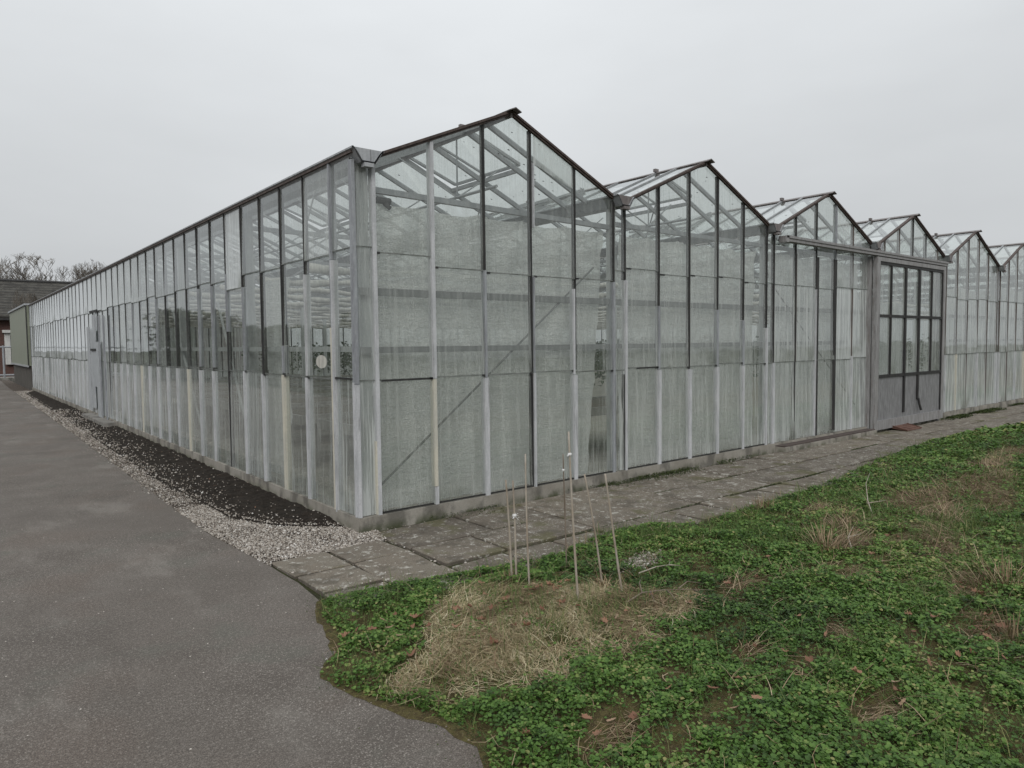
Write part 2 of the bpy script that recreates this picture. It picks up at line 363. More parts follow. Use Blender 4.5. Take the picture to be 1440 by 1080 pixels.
# ================================================================== GREENHOUSE
ZB, ZG, ZS, ZR, X0, W, NB = .13, 3.21, 3.257, 3.894, .10, 3.2, 9
YL = 27.0; XE = X0 + W * NB
GH = thing('greenhouse', 'long glass greenhouse of many linked pitched bays with whitewashed panes on a low concrete base', 'greenhouse')
def part(mb, name, mats, parent=GH, **k): return mb.build(name, mats, parent, **k)
def gable_z(x):
    k = min(max(int((x - X0) // W), 0), NB - 1); xc = X0 + W * (k + .5); return 3.235 + (ZR - 3.235) * max(0, 1 - abs(x - xc) / 1.52)
# base
b = MB(); b.box(-.035, XE, -.045, .13, -.15, ZB - .003); b.box(-.035, .13, .13, YL, -.15, ZB - .003); b.box(.13, XE, YL - .15, YL, -.15, ZB); b.box(XE - .15, XE, .13, YL - .15, -.15, ZB)
part(b, 'concrete_base', 'base_concrete')
# ---- glass panes, one object per column between two bars
def column(name, o, u, n, w, rows, mats='pane_glass', parent=GH, slopes=None):
    """o: base point; u: along-wall unit; n: outward unit; rows: list of (z0, z1L, z1R, dirt, wash, milky)"""
    o = Vector(o); u = Vector(u); n = Vector(n); mb = MB()
    for (z0, zl, zr, d, ws) in rows:
        j = random.uniform(-.004, .004); ob = .016 + j; ot = .005; jt = random.uniform(-.004, .004)
        p = [o + n * ob + Vector((0, 0, z0)), o + u * w + n * (ob + jt) + Vector((0, 0, z0)), o + u * w + n * (ot + jt) + Vector((0, 0, zr)), o + n * ot + Vector((0, 0, zl))]
        if slopes and len(slopes) == 3 and zl > 3 and zr > 3:   # apex pane
            p.insert(3, o + u * slopes[0] + n * ot + Vector((0, 0, slopes[1]))); uv = [(0, 0), (1, 0), (1, 1), (.5, 1), (0, 1)]
        else: uv = [(0, 0), (1, 0), (1, 1), (0, 1)]
        mb.face(p, 0, uv, dirt=d, wash=ws)
        if z0 > .5:  # lapped lower edge: ground glass edge with a line of dirt
            e = [p[0] + Vector((0, 0, -.005)), p[1] + Vector((0, 0, -.005)), p[1] + Vector((0, 0, .006)), p[0] + Vector((0, 0, .006))]
            mb.face([q + n * .002 for q in e], 1, None, dirt=0, wash=0)
    return part(mb, name, [mats, 'lap_line'], parent)
def lap_gap(mb, o, u, n, z, a, c, h=.012):
    o = Vector(o); u = Vector(u); n = Vector(n); p = o + u * a + n * .022; q = o + u * c + n * .022
    mb.bar(p + Vector((0, 0, z)), q + Vector((0, 0, z)), .006, h)
def gbar(axis_pos, wall, segs, parent=GH, thin=1.):
    """glazing bar: segs list of (z0,z1,matindex,width,offset)  mats: dark, white, cream, grey, brown"""
    mb = MB()
    for si, (z0, z1, mi, ww, of) in enumerate(segs):
        a = axis_pos + of; dp = ((.034 if mi in (1, 2) else .028) + si * .0015) * thin
        if mi in (0, 4): ww *= .72; dp *= .7
        if wall == 'front': mb.box(a - ww / 2, a + ww / 2, -dp, .03, z0, z1, mi)
        else: mb.box(-dp, .03, a - ww / 2, a + ww / 2, z0, z1, mi)
    return part(mb, 'glazing_bar', ['dark_bar', 'white_bar', 'cream_bar', 'grey_bar', 'brown_bar'], parent)
D_, Wh, Cr, Gr, Br = 0, 1, 2, 3, 4
class Gaps:
    def bar(s, *a, **k): mb = MB(); mb.bar(*a, **k); part(mb, 'putty_gap', 'dark_bar')
gaps = Gaps()
# ---------- front bars
FB = {}
def fbar(x, segs): FB[round(x, 2)] = segs
T = gable_z
fbar(.175, [(ZB, .78, Cr, .012, -.018), (ZB - .02, T(.175), Wh, .036, .006)])
fbar(.77, [(.30, 1.3, Cr, .034, 0), (ZB, .295, Wh, .034, .004), (1.305, T(.77), Wh, .036, 0)])
fbar(1.37, [(ZB - .03, 1.29, Wh, .052, 0), (1.295, 2.33, Gr, .026, 0), (2.335, T(1.37), D_, .03, 0)])
fbar(1.98, [(ZB, T(1.98), D_, .024, -.012), (ZB - .03, 1.31, Wh, .026, .015), (1.315, 2.3, Gr, .014, .014), (2.8, 3.45, Wh, .012, .013)])
fbar(2.58, [(ZB - .03, 1.27, Wh, .05, 0), (1.28, 2.2, Wh, .024, -.018), (1.33, T(2.58), D_, .022, .012)])
fbar(3.20, [(ZB - .02, 2.3, Gr, .036, 0), (ZB, 1.25, D_, .014, .026), (2.305, T(3.2) - .02, D_, .034, 0)])
fbar(3.39, [(ZB - .02, 2.33, Wh, .03, .012), (ZB, 1.25, D_, .014, -.012), (2.335, T(3.39) - .03, D_, .034, 0)])
fbar(4.00, [(ZB - .03, 1.28, Wh, .05, .008), (1.285, 2.05, Gr, .03, 0), (2.055, T(4.0), D_, .032, 0)])
fbar(4.60, [(ZB - .03, 1.27, Wh, .055, .01), (1.275, T(4.6), D_, .032, 0)])
fbar(5.20, [(ZB - .03, 1.28, Wh, .055, .0), (1.285, 2.03, Gr, .034, 0), (2.035, T(5.2), D_, .032, 0)])
fbar(5.80, [(ZB - .03, 1.28, Wh, .04, .0), (1.285, 1.9, Gr, .034, 0), (1.905, T(5.8), D_, .032, 0)])
fbar(6.38, [(ZB - .03, 1.8, Wh, .04, .0), (1.805, T(6.38) - .03, D_, .034, 0)])
fbar(6.57, [(ZB - .02, 1.3, Wh, .05, .0), (1.305, T(6.57) - .03, D_, .034, 0)])
fbar(7.17, [(ZB, T(7.17), D_, .03, 0), (1.3, 2.9, Br, .01, .021)])
fbar(7.78, [(ZB, T(7.78), D_, .03, 0), (ZB, 2.9, D_, .12, .03), (ZB, 2.4, Wh, .012, -.021)])
fbar(8.38, [(.16, 2.9, D_, .13, .0), (2.905, T(8.38), Gr, .03, 0)])
fbar(8.97, [(ZB, 1.35, Wh, .03, 0), (1.355, T(8.97), Br, .03, 0)])
for x in (10.15, 10.74, 11.33, 11.92): fbar(x, [(3.02, T(x), Br if x < 11 else D_, .032, 0)])
fbar(12.50, [(2.0, T(12.5) - .02, Br, .03, 0)])
fbar(9.60, [(3.05, T(9.6) - .02, D_, .03, 0)])
for k in range(4, NB):
    for i, dx in enumerate((.175, .77, 1.37, 1.98, 2.58, 3.2)):
        x = k * W + dx; r = random.random()
        seg = [(1.3, T(x) - (.02 if i in (0, 5) else 0), Br if k < 6 else D_, .03, 0)]
        seg += [(ZB, 1.295, Cr if (k, i) in ((4, 1), (5, 3), (5, 4)) else Wh if r < .5 else Br, .032, 0)]
        fbar(x, seg)
for x, sg in FB.items(): gbar(x, 'front', sg)
# corner post strip at the corner itself
gbar(.0, 'front', [(ZB, 1.28, Wh, .03, -.012), (1.285, 3.18, Gr, .03, -.012)])
# ---------- front panes
xs = [.0] + sorted(FB)
door_span = (9.6, 12.5)
for a, c in zip(xs[:-1], xs[1:]):
    k = int((a + c) / 2 // W); xm = (a + c) / 2; xc = X0 + W * (k + .5)
    isdoor = door_span[0] - .01 <= a and c <= door_span[1] + .01 or (9.5 < xm < 12.52)
    lap1 = 1.31 + random.uniform(-.015, .015); lap2 = (2.31 if k == 0 else 2.45) + random.uniform(-.03, .03)
    if k == 0: lap2 = {0: 2.42}.get(int(xm / .6), 2.31 + random.uniform(-.02, .02))
    if a == 0: lap2 = 2.46
    d = {0: (.09, .09, .13), 1: (.13, .18, .22), 2: (.2, .30, .34), 3: (.2, .3, .3)}.get(k, (.24, .42, .5))
    w_ = {0: (.20, .34, .34), 1: (.24, .36, .46), 2: (.3, .8, .6)}.get(k, (.34, .5, .7))
    if c - a < .25: d = (.16, .22, .30); w_ = (.3, .35, .75)
    if a == 0: w_ = (.35, .45, 1.0); d = (.18, .25, .38)
    if 7.7 < xm < 8.3: d = (.16, .22, .3); w_ = (.2, .3, .3)
    if 5.8 < xm < 6.4: w_ = (.2, .35, .9)
    if xm > 8.4 and xm < 9.6: w_ = (.4, 1.0, .8); d = (.25, .5, .42)
    zl, zr = T(a), T(c)
    sl = (xc - a, ZR, 0) if a < xc < c else None
    rows = []
    if not isdoor: rows += [(ZB + .005, lap1 + .01, lap1 + .01, d[2], w_[2]), (lap1, lap2 + .01, lap2 + .01, d[1], w_[1]), (lap2, zl, zr, d[0], w_[0])]
    else: rows += [(3.03, zl, zr, d[0], w_[0])]
    column('glass_pane', (a, 0, 0), (1, 0, 0), (0, -1, 0), c - a, rows, 'pane_glass', GH, sl)
    if not isdoor and k in (0, 1) and c - a > .4:
        if (round(a, 2)) in (0.17, 0.18, 3.39): lap_gap(gaps, (a, 0, 0), (1, 0, 0), (0, -1, 0), lap1 - .006, .05 if a < 1 else .2, c - a - .02, .016)
        lap_gap(gaps, (a, 0, 0), (1, 0, 0), (0, -1, 0), lap2 - .004, .02, .1 if k else .06, .02)
        lap_gap(gaps, (a, 0, 0), (1, 0, 0), (0, -1, 0), lap1 - .004, c - a - .05, c - a - .015, .02)
    if k < 2 and not isdoor and c - a > .4: lap_gap(gaps, (a, 0, 0), (1, 0, 0), (0, -1, 0), ZB + .012, .02, c - a - .03, .014)
# top fixed panel milky on bay one (x 2-2.6)
mb = MB(); mb.face([(2.0, -.026, 3.19 + .25), (2.55, -.026, 3.19 + .07), (2.55, -.022, T(2.55) - .02), (2.0, -.022, T(2.0) - .02)], 0, [(0, 0), (1, 0), (1, 1), (0, 1)], dirt=.42, wash=.2)
part(mb, 'patch_pane', 'pane_glass', label='milky replacement pane under the roof edge')
# ---------- side bars and panes
P, P0 = .5982, .4138
ys = [0.0] + [P0 + P * i for i in range(45)]; ys = [y for y in ys if y < YL - .2] + [YL]
for i, y in enumerate(ys):
    if i == 0: sg = [(ZB, 1.30, Wh, .03, .015), (1.305, 2.4, Gr, .03, .015), (2.405, ZS - .06, D_, .026, .013)]
    elif i == 1: sg = [(ZB - .03, 1.78, Cr, .03, .018), (ZB - .02, 2.38, Wh, .026, -.014), (1.79, 2.38, Gr, .02, .012), (2.385, ZS - .03, Gr, .03, 0), (2.36, 2.44, D_, .04, 0)]
    elif i == 2: sg = [(ZB - .03, 1.31, Wh, .05, 0), (1.33, ZS - .03, D_, .024, .008), (1.33, 2.3, Wh, .012, -.012)]
    elif i == 3: sg = [(ZB - .03, 1.32, Cr, .055, 0), (1.34, 1.62, Gr, .03, 0), (1.625, ZS - .03, D_, .036, 0), (1.3, 1.34, D_, .06, 0)]
    elif i == 4: sg = [(ZB - .03, 1.31, Wh, .05, 0), (1.315, ZS - .03, D_, .036, 0), (1.30, 1.36, D_, .05, -.02)]
    elif i == 5: sg = [(ZB - .02, 1.33, Wh, .04, 0), (1.335, 2.3, Gr, .016, -.012), (1.4, 2.3, D_, .02, .012), (2.305, ZS - .03, D_, .034, 0)]
    elif i == 6: sg = [(ZB, ZS - .03, D_, .03, 0), (1.8, 2.5, Gr, .012, -.02)]
    elif i < 20:
        sg = [(ZB - .02, 1.30, Cr if i in (9, 14) else Wh, .05, random.uniform(-.01, .01)), (1.305, ZS - .03, D_, .034 + .008 * random.random(), 0)]
        if i in (7, 8, 12, 15): sg.append((1.35, 2.4, Gr, .012, -.024))
        if i == 19: sg = [(ZB, ZS - .03, D_, .05, 0)]
    else: sg = [(ZB, 1.30, D_ if random.random() < .3 else Wh, .026, 0), (1.305, ZS - .03, D_ if random.random() < .85 else Gr, .040, 0)]
    gbar(y, 'side', sg, thin=1 if i < 9 else .85)
for i, (a, c) in enumerate(zip(ys[:-1], ys[1:])):
    lap1 = 1.325 + random.uniform(-.012, .012); lap2 = 2.43 + random.uniform(-.025, .025)
    t_ = min(1, max(0, (a - 5.5) / 8)); 
    dl = .13 + .10 * min(1, a / 2.5) + .52 * min(1, max(0, (a - 3.) / 9)); dm = .08 + .95 * min(1, max(0, (a - 7.) / 7)); du = .07 + .95 * t_
    wl, wm, wu = .34 + .36 * t_, .2 + .7 * min(1, max(0, (a - 6) / 6)), .2 + .7 * t_
    if i == 5: du = .62; wu = .8; lap2 = 2.3
    if i in (1, 2): dm = .05
    if i == 1: du = .30; wu = .35
    if i == 2: wm = .5
    if i == 0: du = .16; dm = .08; dl = .3; wl = .6
    if i in (4, 5): dl = .34
    if i == 11: dm = .16; wm = .5
    if a > 12: q_ = random.uniform(.8, 1.15); dl *= q_; dm *= q_; du *= random.uniform(.85, 1.1)
    if i in (17, 18): dm, wm, dl = (.10, .15, .45)
    ztop = ZS - .028 
    rows = [(ZB + .004, lap1 + .012, lap1 + .012, dl, wl), (lap1, lap2 + .01, lap2 + .01, dm, wm), (lap2, ztop, ztop, du, wu)]
    column('glass_pane', (0, c, 0), (0, -1, 0), (-1, 0, 0), c - a, rows)
    if i in (3, 4): pass
    if i < 6: lap_gap(gaps, (0, c, 0), (0, -1, 0), (-1, 0, 0), lap1 - .004, .0, .06 if i else c - a, .018)
mb = MB()
mb.face([(-.019, .68 + .12 * math.cos(a), 1.47 + .062 * math.sin(a)) for a in [2 * math.pi * i / 24 for i in range(24)]])
part(mb, 'sticker', 'screen_cloth', label='round pale patch stuck on a side pane')
# ---------- eaves, gutters, ridges, verges
mb = MB(); mb.box(-.04, .02, -.05, YL, ZS - .03, ZS)
part(mb, 'eave_strip', 'brown_bar')
prof = [(-.15, .06), (-.135, .06), (-.10, .02), (-.055, -.045), (.055, -.045), (.10, .02), (.135, .06), (.15, .06), (.15, .045), (.13, .035), (.07, -.06), (-.07, -.06), (-.13, .035), (-.15, .045)]
for k in range(NB + 1):
    xc = X0 + W * k; mb = MB(); y0 = -.10 if k == 0 else -.12
    n = len(prof); A = [(xc + px, y0, ZG + pz) for px, pz in prof]; B = [(xc + px, YL, ZG + pz) for px, pz in prof]
    for i in range(n): mb.face([A[i], A[(i + 1) % n], B[(i + 1) % n], B[i]])
    # end cap (full V shape) and outlet lip
    cap = [(-.15, .06), (-.10, .02), (-.055, -.045), (.055, -.045), (.10, .02), (.15, .06)]
    mb.face([(xc + px, y0 + .02, ZG + pz) for px, pz in cap], 1); mb.face([(xc + px * 1.02, y0, ZG + pz) for px, pz in prof[::-1]], 1) if False else None
    mb.box(xc - .045, xc + .045, y0 - .015, y0 + .05, ZG - .095, ZG - .062, 1)
    part(mb, 'gutter', ['zinc', 'zinc' if k == 0 else 'ridge_metal'])
for k in range(NB):
    xc = X0 + W * (k + .5); mb = MB()
    for s in (-1, 1): mb.hexa([(xc, -.12, ZR + .02), (xc + s * .072, -.12, ZR - .012), (xc + s * .072, YL, ZR - .012), (xc, YL, ZR + .02), (xc, -.12, ZR + .03), (xc + s * .074, -.12, ZR - .003), (xc + s * .074, YL, ZR - .003), (xc, YL, ZR + .034)])
    mb.box(xc - .012, xc + .012, -.05, YL, ZR - .05, ZR + .012, 0)
    for yy in (.74, 3.4, 6.1, 8.8): mb.box(xc - .07, xc + .0, yy - .02, yy + .02, ZR + .02, ZR + .06, 0)
    part(mb, 'ridge_cap', 'ridge_metal')
    for s in (-1, 1):
        mb = MB(); a = Vector((xc, -.03, ZR + .012)); c = Vector((xc + s * 1.47, -.03, 3.262))
        mb.bar(a - Vector((0, 0, .006)), c - Vector((0, 0, .006)), .06, .022); mb.bar(a + Vector((0, .0, -.028)), c + Vector((0, .0, -.028)), .03, .018)
        part(mb, 'verge_strip', 'rust')
# ---------- roof: panes, rafters, vents
RY = [0.0, .38] + [.73 + .67 * i for i in range(40)]; RY = [y for y in RY if y < YL - .3] + [YL]
def slope_pt(k, s, t, y): xc = X0 + W * (k + .5); return Vector((xc + s * (.06 + 1.42 * t), y, ZR - .012 - t * (ZR - .012 - 3.262)))
nraf = 0
for k in range(NB):
    for s in (-1, 1):
        ventstart = set()
        i = 2 if s > 0 else 4
        while i < len(RY) - 3: ventstart.add(i); i += 6
        holes = {j for v in ventstart for j in (v, v + 1)}
        mb = MB(); rest = MB()
        for j in range(len(RY) - 1):
            y0, y1 = RY[j], RY[j + 1]
            for t0, t1 in ((0, .47), (.47, 1)):
                if j in holes and t0 == 0: continue
                q = [slope_pt(k, s, t0, y0), slope_pt(k, s, t1, y0), slope_pt(k, s, t1, y1), slope_pt(k, s, t0, y1)]
                mb.face(q if s > 0 else q[::-1], 0, [(0, 1), (0, 0), (1, 0), (1, 1)], dirt=.12 + .18 * (random.random() < .25), wash=.1)
        part(mb, 'roof_glass', 'roof_pane')
        for j, y in enumerate(RY[1:-1]):
            a = slope_pt(k, s, -.02, y) - Vector((0, 0, .012)); c = slope_pt(k, s, 1, y) - Vector((0, 0, .012))
            big = (j < 9 and k < 5)
            mm = MB() if big else rest
            mm.bar(a, c, .032, .052)
            if big: part(mm, 'rafter', 'ridge_metal' if False else 'truss_metal')
        if s: part(rest, 'rafter', 'truss_metal', kind='stuff')
        for v in ventstart:
            y0, y1 = RY[v] + .03, RY[v + 2] - .03; mb = MB()
            lift = .05 + .05 * random.random() if RY[v] < 9 else .05
            def vp(t, y): return slope_pt(k, s, t, y) + Vector((0, 0, .035 + lift * t / .5))
            p = [vp(.0, y0), vp(.5, y0), vp(.5, y1), vp(.0, y1)]
            for a, c in ((0, 1), (1, 2), (2, 3)): mb.bar(p[a], p[c], .035, .03, 1)
            mb.bar(slope_pt(k, s, .475, y0 - .03) - Vector((0, 0, .0)), slope_pt(k, s, .475, y1 + .03), .035, .045, 1)
            mb.bar(vp(.0, (y0 + y1) / 2), vp(.5, (y0 + y1) / 2), .022, .022, 1)
            mb.face(p, 0, [(0, 1), (0, 0), (1, 0), (1, 1)], dirt=.14, wash=.1)
            mb.bar(vp(.5, (y0 + y1) / 2), slope_pt(k, s, .9, (y0 + y1) / 2 + .3) + Vector((-s * .5, 0, -.25)), .014, .014, 1)
            part(mb, 'roof_vent', ['roof_pane', 'truss_metal'])
# ---------- inside structure
TY = [.12] + [3.0 * i for i in range(1, 9)]
for n, y in enumerate(TY):
    for k in range(NB):
        a, c = X0 + W * k, X0 + W * (k + 1); mb = MB()
        if n == 0:
            mb.bar((a, y, 2.985), (c, y, 2.985 if k else 2.94), .05, .05)
        else:
            mb.bar((a, y, 3.02), (c, y, 3.02), .05, .05); mb.bar((a, y, 2.66), (c, y, 2.66), .04, .04)
            st = [a + W * i / 6 for i in range(7)]
            for i in range(6): mb.bar((st[i], y, 3.0 if i % 2 == 0 else 2.67), (st[i + 1], y, 2.67 if i % 2 == 0 else 3.0), .02, .02)
        part(mb, 'truss' if n else 'tie_beam', 'truss_metal')
for k in range(NB + 1):
    for y in TY[:9]:
        if k > 6 and y > 12: continue
        mb = MB(); xc = X0 + W * k
        xx = .14 if k == 0 else xc
        mb.box(xx - .045, xx + .045, y - .03, y + .03, 0, 3.15); part(mb, 'post', 'post_paint')
for zz, h in ((1.575, .055), (2.085, .065)):
    mb = MB(); mb.box(.02, 9.55, .035, .075, zz - h / 2, zz + h / 2); part(mb, 'girt', 'girt_metal')
    mb = MB(); mb.box(12.55, XE, .035, .075, zz - h / 2, zz + h / 2); part(mb, 'girt', 'girt_metal')
mb = MB(); mb.box(.035, .075, .08, YL, 1.56, 1.61); part(mb, 'girt', 'post_paint')
mb = MB(); mb.bar((.22, .055, .36), (2.95, .055, 2.46), .018, .012, up=(0, 1, 0)); part(mb, 'brace', 'girt_metal')
mb = MB(); mb.bar((6.65, .055, 2.42), (9.3, .055, .5), .016, .012, up=(0, 1, 0)); part(mb, 'brace', 'girt_metal')
for (y0, y1) in ((4.9, 6.4), (2.9, 4.1)):
    mb = MB(); mb.bar((.09, y0, .3), (.09, y1, 2.2), .025, .02); part(mb, 'brace', 'post_paint')
for k in range(4):
    xc = X0 + W * (k + .5); mb = MB(); mb.tube([(xc, .2, 3.22), (xc, YL - .3, 3.22)], .017, 8)
    for y in np.arange(.9, 14, 1.34): mb.tube([(xc, y, 3.22), (xc + .62, y + .1, 3.60)], .009, 5); mb.tube([(xc, y, 3.22), (xc - .62, y + .2, 3.60)], .009, 5)
    mb.tube([(xc, .9, 3.22), (xc, .9, ZR - .05)], .01, 5)
    part(mb, 'vent_shaft', 'truss_metal')
# lamp-like sensor box at the first truss, small pulleys on the tie beam
mb = MB(); mb.tube([(.28, .12, 2.90), (.42, .12, 2.90)], .03, 8); mb.tube([(.36, .12, 2.88), (.42, .12, 2.84)], .022, 8); part(mb, 'pulley', 'dark_bar')
# far and outer walls
mb = MB()
for k in range(NB):
    a, c = X0 + W * k, X0 + W * (k + 1); xc = (a + c) / 2
    for q0, q1 in ((a, xc), (xc, c)): mb.face([(q0, YL, ZB), (q1, YL, ZB), (q1, YL, ZR if q1 == xc else 3.235), (q0, YL, ZR if q0 == xc else 3.235)], 0, [(0, 0), (1, 0), (1, 1), (0, 1)], dirt=.5, wash=.6)
    for i in range(6): x = a + W * i / 6; mb.box(x - .02, x + .02, YL - .02, YL + .02, ZB, 3.2, 1)
part(mb, 'back_glazing', ['pane_glass', 'dark_bar'])
mb = MB(); mb.face([(XE, 0, ZB), (XE, YL, ZB), (XE, YL, 3.235), (XE, 0, 3.235)], 0, [(0, 0), (1, 0), (1, 1), (0, 1)], dirt=.5, wash=.6)
for i in range(45): mb.box(XE - .02, XE + .02, i * .6 - .02, i * .6 + .02, ZB, 3.2, 1)
part(mb, 'outer_glazing', ['pane_glass', 'dark_bar'])
# ---------- sliding door with its rail
mb = MB(); mb.box(6.63, 12.62, -.16, -.055, 3.035, 3.10); mb.box(6.62, 6.69, -.175, -.05, 3.02, 3.11); mb.box(6.63, 12.62, -.175, -.163, 3.08, 3.115)
part(mb, 'door_rail', 'door_metal')
for a, c in ((9.505, 9.60), (12.52, 12.62)): mb = MB(); mb.box(a, c, -.06, .06, ZB - .13, 3.03); part(mb, 'door_jamb', 'door_metal')
SD = MB(); SD.box(9.56, 9.68, -.15, -.08, .06, 3.02); SD.box(12.46, 12.56, -.15, -.08, .06, 3.02); SD.box(9.68, 12.46, -.15, -.08, 2.95, 3.02); SD.box(9.68, 12.46, -.15, -.08, .06, .22)
SDo = part(SD, 'sliding_door', 'door_metal')
mb = MB()
for z in (2.025, .985): mb.box(9.68, 12.46, -.142, -.10, z - .025, z + .025)
mb.box(9.68, 12.46, -.137, -.095, 2.90, 2.945); mb.box(9.685, 9.71, -.14, -.1, .24, 2.9); mb.box(12.435, 12.458, -.14, -.1, .24, 2.9)
for x, z0, w_ in ((10.16, 1.0, .03), (10.76, .30, .055), (11.36, .50, .06), (11.93, 1.0, .03)): mb.box(x - w_ / 2, x + w_ / 2, -.146, -.10, z0, 2.9)
mb.tube([(11.36, -.15, .52), (11.37, -.165, .42), (11.42, -.18, .30)], .022, 6)
part(mb, 'door_bars', 'dark_bar', SDo)
mb = MB(); mb.box(9.68, 12.46, -.118, -.105, .20, .97); part(mb, 'door_panel', 'door_panel', SDo)
dx = [9.7, 10.16, 10.76, 11.36, 11.93, 12.45]; mb = MB()
for a, c in zip(dx[:-1], dx[1:]):
    for z0, z1 in ((1.0, 2.01), (2.04, 2.91)): mb.face([(a, -.115, z0), (c, -.115 - random.uniform(0, .004), z0), (c, -.115, z1), (a, -.115, z1)], 0, [(0, 0), (1, 0), (1, 1), (0, 1)], dirt=.30, wash=.35)
part(mb, 'door_glass', 'door_pane', SDo)
mb = MB(); mb.box(6.60, 9.52, -.21, -.048, -.1, .085); mb.box(6.60, 9.50, -.19, -.048, .088, .10, 1); part(mb, 'door_sill', ['base_concrete', 'rust'])
# ---------- side door (narrow, white painted) far down the side wall
mb = MB(); mb.box(-.075, -.045, 12.1, 13.0, 2.40, 2.45, 1)
for i, (y, z0, z1, mi) in enumerate(((12.9, .25, 2.0, 0), (12.55, .75, 2.35, 0), (12.2, .1, 1.75, 0), (13.25, .2, 2.1, 0))):
    mb.box(-.066 - .005 * i, -.045 - .005 * i, y - .16, y + .17, z0, z1, mi)
mb.box(-.075, -.05, 11.35, 11.42, .1, 2.3, 2); mb.box(-.072, -.05, 11.9, 11.97, .1, 2.3, 2); mb.box(-.09, -.05, 12.3, 12.95, 1.55, 1.6, 1)
part(mb, 'side_door', ['white_panel', 'dark_bar', 'grey_bar'])
mb = MB(); mb.box(-.26, -.036, 10.6, 13.4, -.1, .10); part(mb, 'side_step', 'plain_concrete')

# ================================================================== LOOSE THINGS INSIDE
def sheet(x0, x1, z0, z1, y, mat, label, right_cut=0., sag=.10, nx=60, nz=70, wall='front', seed=0, top_pts=5, tilt=None):
    U = np.linspace(0, 1, nx); Vv = np.linspace(0, 1, nz); uu, vv = np.meshgrid(U, Vv)
    xr = x1 - right_cut * (1 - vv) ** .8
    X = x0 + (xr - x0) * uu
    top = z1 - sag * np.abs(np.sin(uu * math.pi * top_pts)) ** .8 * (.35 + vnoise(uu * top_pts, 0 * uu, 1, seed) * .9)
    if tilt: top = top + tilt * (uu - .5)
    Z = z0 + (top - z0) * vv
    fold = (vnoise(X, Z * .25, 3.2, seed) - .5) * .085 + (vnoise(X, Z * .3, 9, seed + 3) - .5) * .04 + (vnoise(X * .5, Z, 9, seed + 5) - .5) * .025
    # gathers pulled down from the hooks along the top edge
    for i in range(top_pts + 1):
        xx = x0 + (x1 - x0) * i / top_pts; fold += .03 * np.sin((X - xx) * 60) * np.exp(-((X - xx) / .13) ** 2) * np.exp(-(1 - vv) * 9)
    Y = y + fold + .035
    V = np.stack([X, Y, Z], -1).reshape(-1, 3)
    if wall == 'side': V = V[:, [1, 0, 2]]
    i = np.arange(nx * nz).reshape(nz, nx); F = np.stack([i[:-1, :-1], i[:-1, 1:], i[1:, 1:], i[1:, :-1]], -1).reshape(-1, 4)
    o = npmesh('plastic_curtain', V, F, mat, smooth=True); o['label'] = label; o['category'] = 'plastic sheet'; o['group'] = 'plastic sheets hung behind the glass'
    return o
sheet(.24, 3.20, .12, 2.90, .11, 'bubble_foil', 'crinkled bubble plastic sheet hung behind the first gable at the corner', .28, .055, 110, 100, seed=1)
sheet(3.46, 6.27, .12, 2.90, .11, 'bubble_foil', 'crinkled bubble plastic sheet hung behind the second gable from the corner', .02, .06, 100, 90, seed=11)
sheet(6.66, 9.5, .12, 2.92, .11, 'bubble_foil_milky', 'milky plastic sheet hung behind the gable with the two thick black bars', 0, .05, seed=21)
sheet(9.7, 12.45, .12, 2.35, .5, 'bubble_foil_milky', 'low plastic sheet hung just inside the sliding door', 0, .05, seed=31)
sheet(12.7, 15.8, .12, 2.75, .12, 'bubble_foil_milky', 'plastic sheet hung behind the gable just beyond the sliding door', 0, .16, top_pts=2, seed=41)
sheet(16.15, 19.1, .12, 2.85, .12, 'bubble_foil_milky', 'plastic sheet hung behind the last gable in view', 0, .08, seed=51)
sheet(1.86, 2.42, .2, 2.36, .09, 'bubble_foil', 'narrow plastic strip hung behind the long side wall', 0, .04, 20, 40, wall='side', seed=61)
# bundled energy screens under the trusses
ci = 0
for y in [1.5 + 1.5 * i for i in range(16)]:
    for (a, c) in ((.25, 9.7), (9.9, XE - .3)):
        n = 70; pts = []; rad = []
        for i in range(n):
            x = a + (c - a) * i / (n - 1); s = (x / W * 2) % 1
            pts.append((x, y + .05 * (random.random() - .5), 2.45 - .05 * math.sin(s * math.pi) + .02 * (random.random() - .5))); rad.append(.028 + .028 * random.random())
        mb = MB(); mb.tube(pts, rad, 9)
        o = mb.build('screen_roll', 'screen_cloth', None, True)
        o['label'] = 'pale gathered screen cloth bundled across the glasshouse under its roof'; o['category'] = 'shade screen'; o['group'] = 'bundled screens under the glasshouse roof'
# benches
def bench(x0, x1, y0, y1):
    e = thing('growing_bench', 'low metal growing bench standing inside the glasshouse', 'bench', 'growing benches inside the glasshouse', (0, 0, 0))
    mb = MB(); mb.box(x0, x1, y0, y1, .60, .63); mb.box(x0, x1, y0, y0 + .03, .63, .72); mb.box(x0, x1, y1 - .03, y1, .63, .72); mb.box(x0, x0 + .03, y0 + .03, y1 - .03, .63, .72); mb.box(x1 - .03, x1, y0 + .03, y1 - .03, .63, .72)
    mb.build('bench_tray', 'bench_metal', e)
    mb = MB(); mb.box(x0 + .03, x1 - .03, y0 + .03, y1 - .03, .632, .69); mb.build('bench_soil', 'bench_soil', e)
    for x in (x0 + .3, x1 - .3):
        for y in (y0 + .2, y1 - .2): mb = MB(); mb.box(x - .02, x + .02, y - .02, y + .02, 0, .60); mb.build('leg', 'bench_metal', e)
for y in (1.3, 3.2, 5.1, 7.0, 8.9, 10.8, 12.7, 14.6): bench(.8, 6.1, y, y + 1.4)

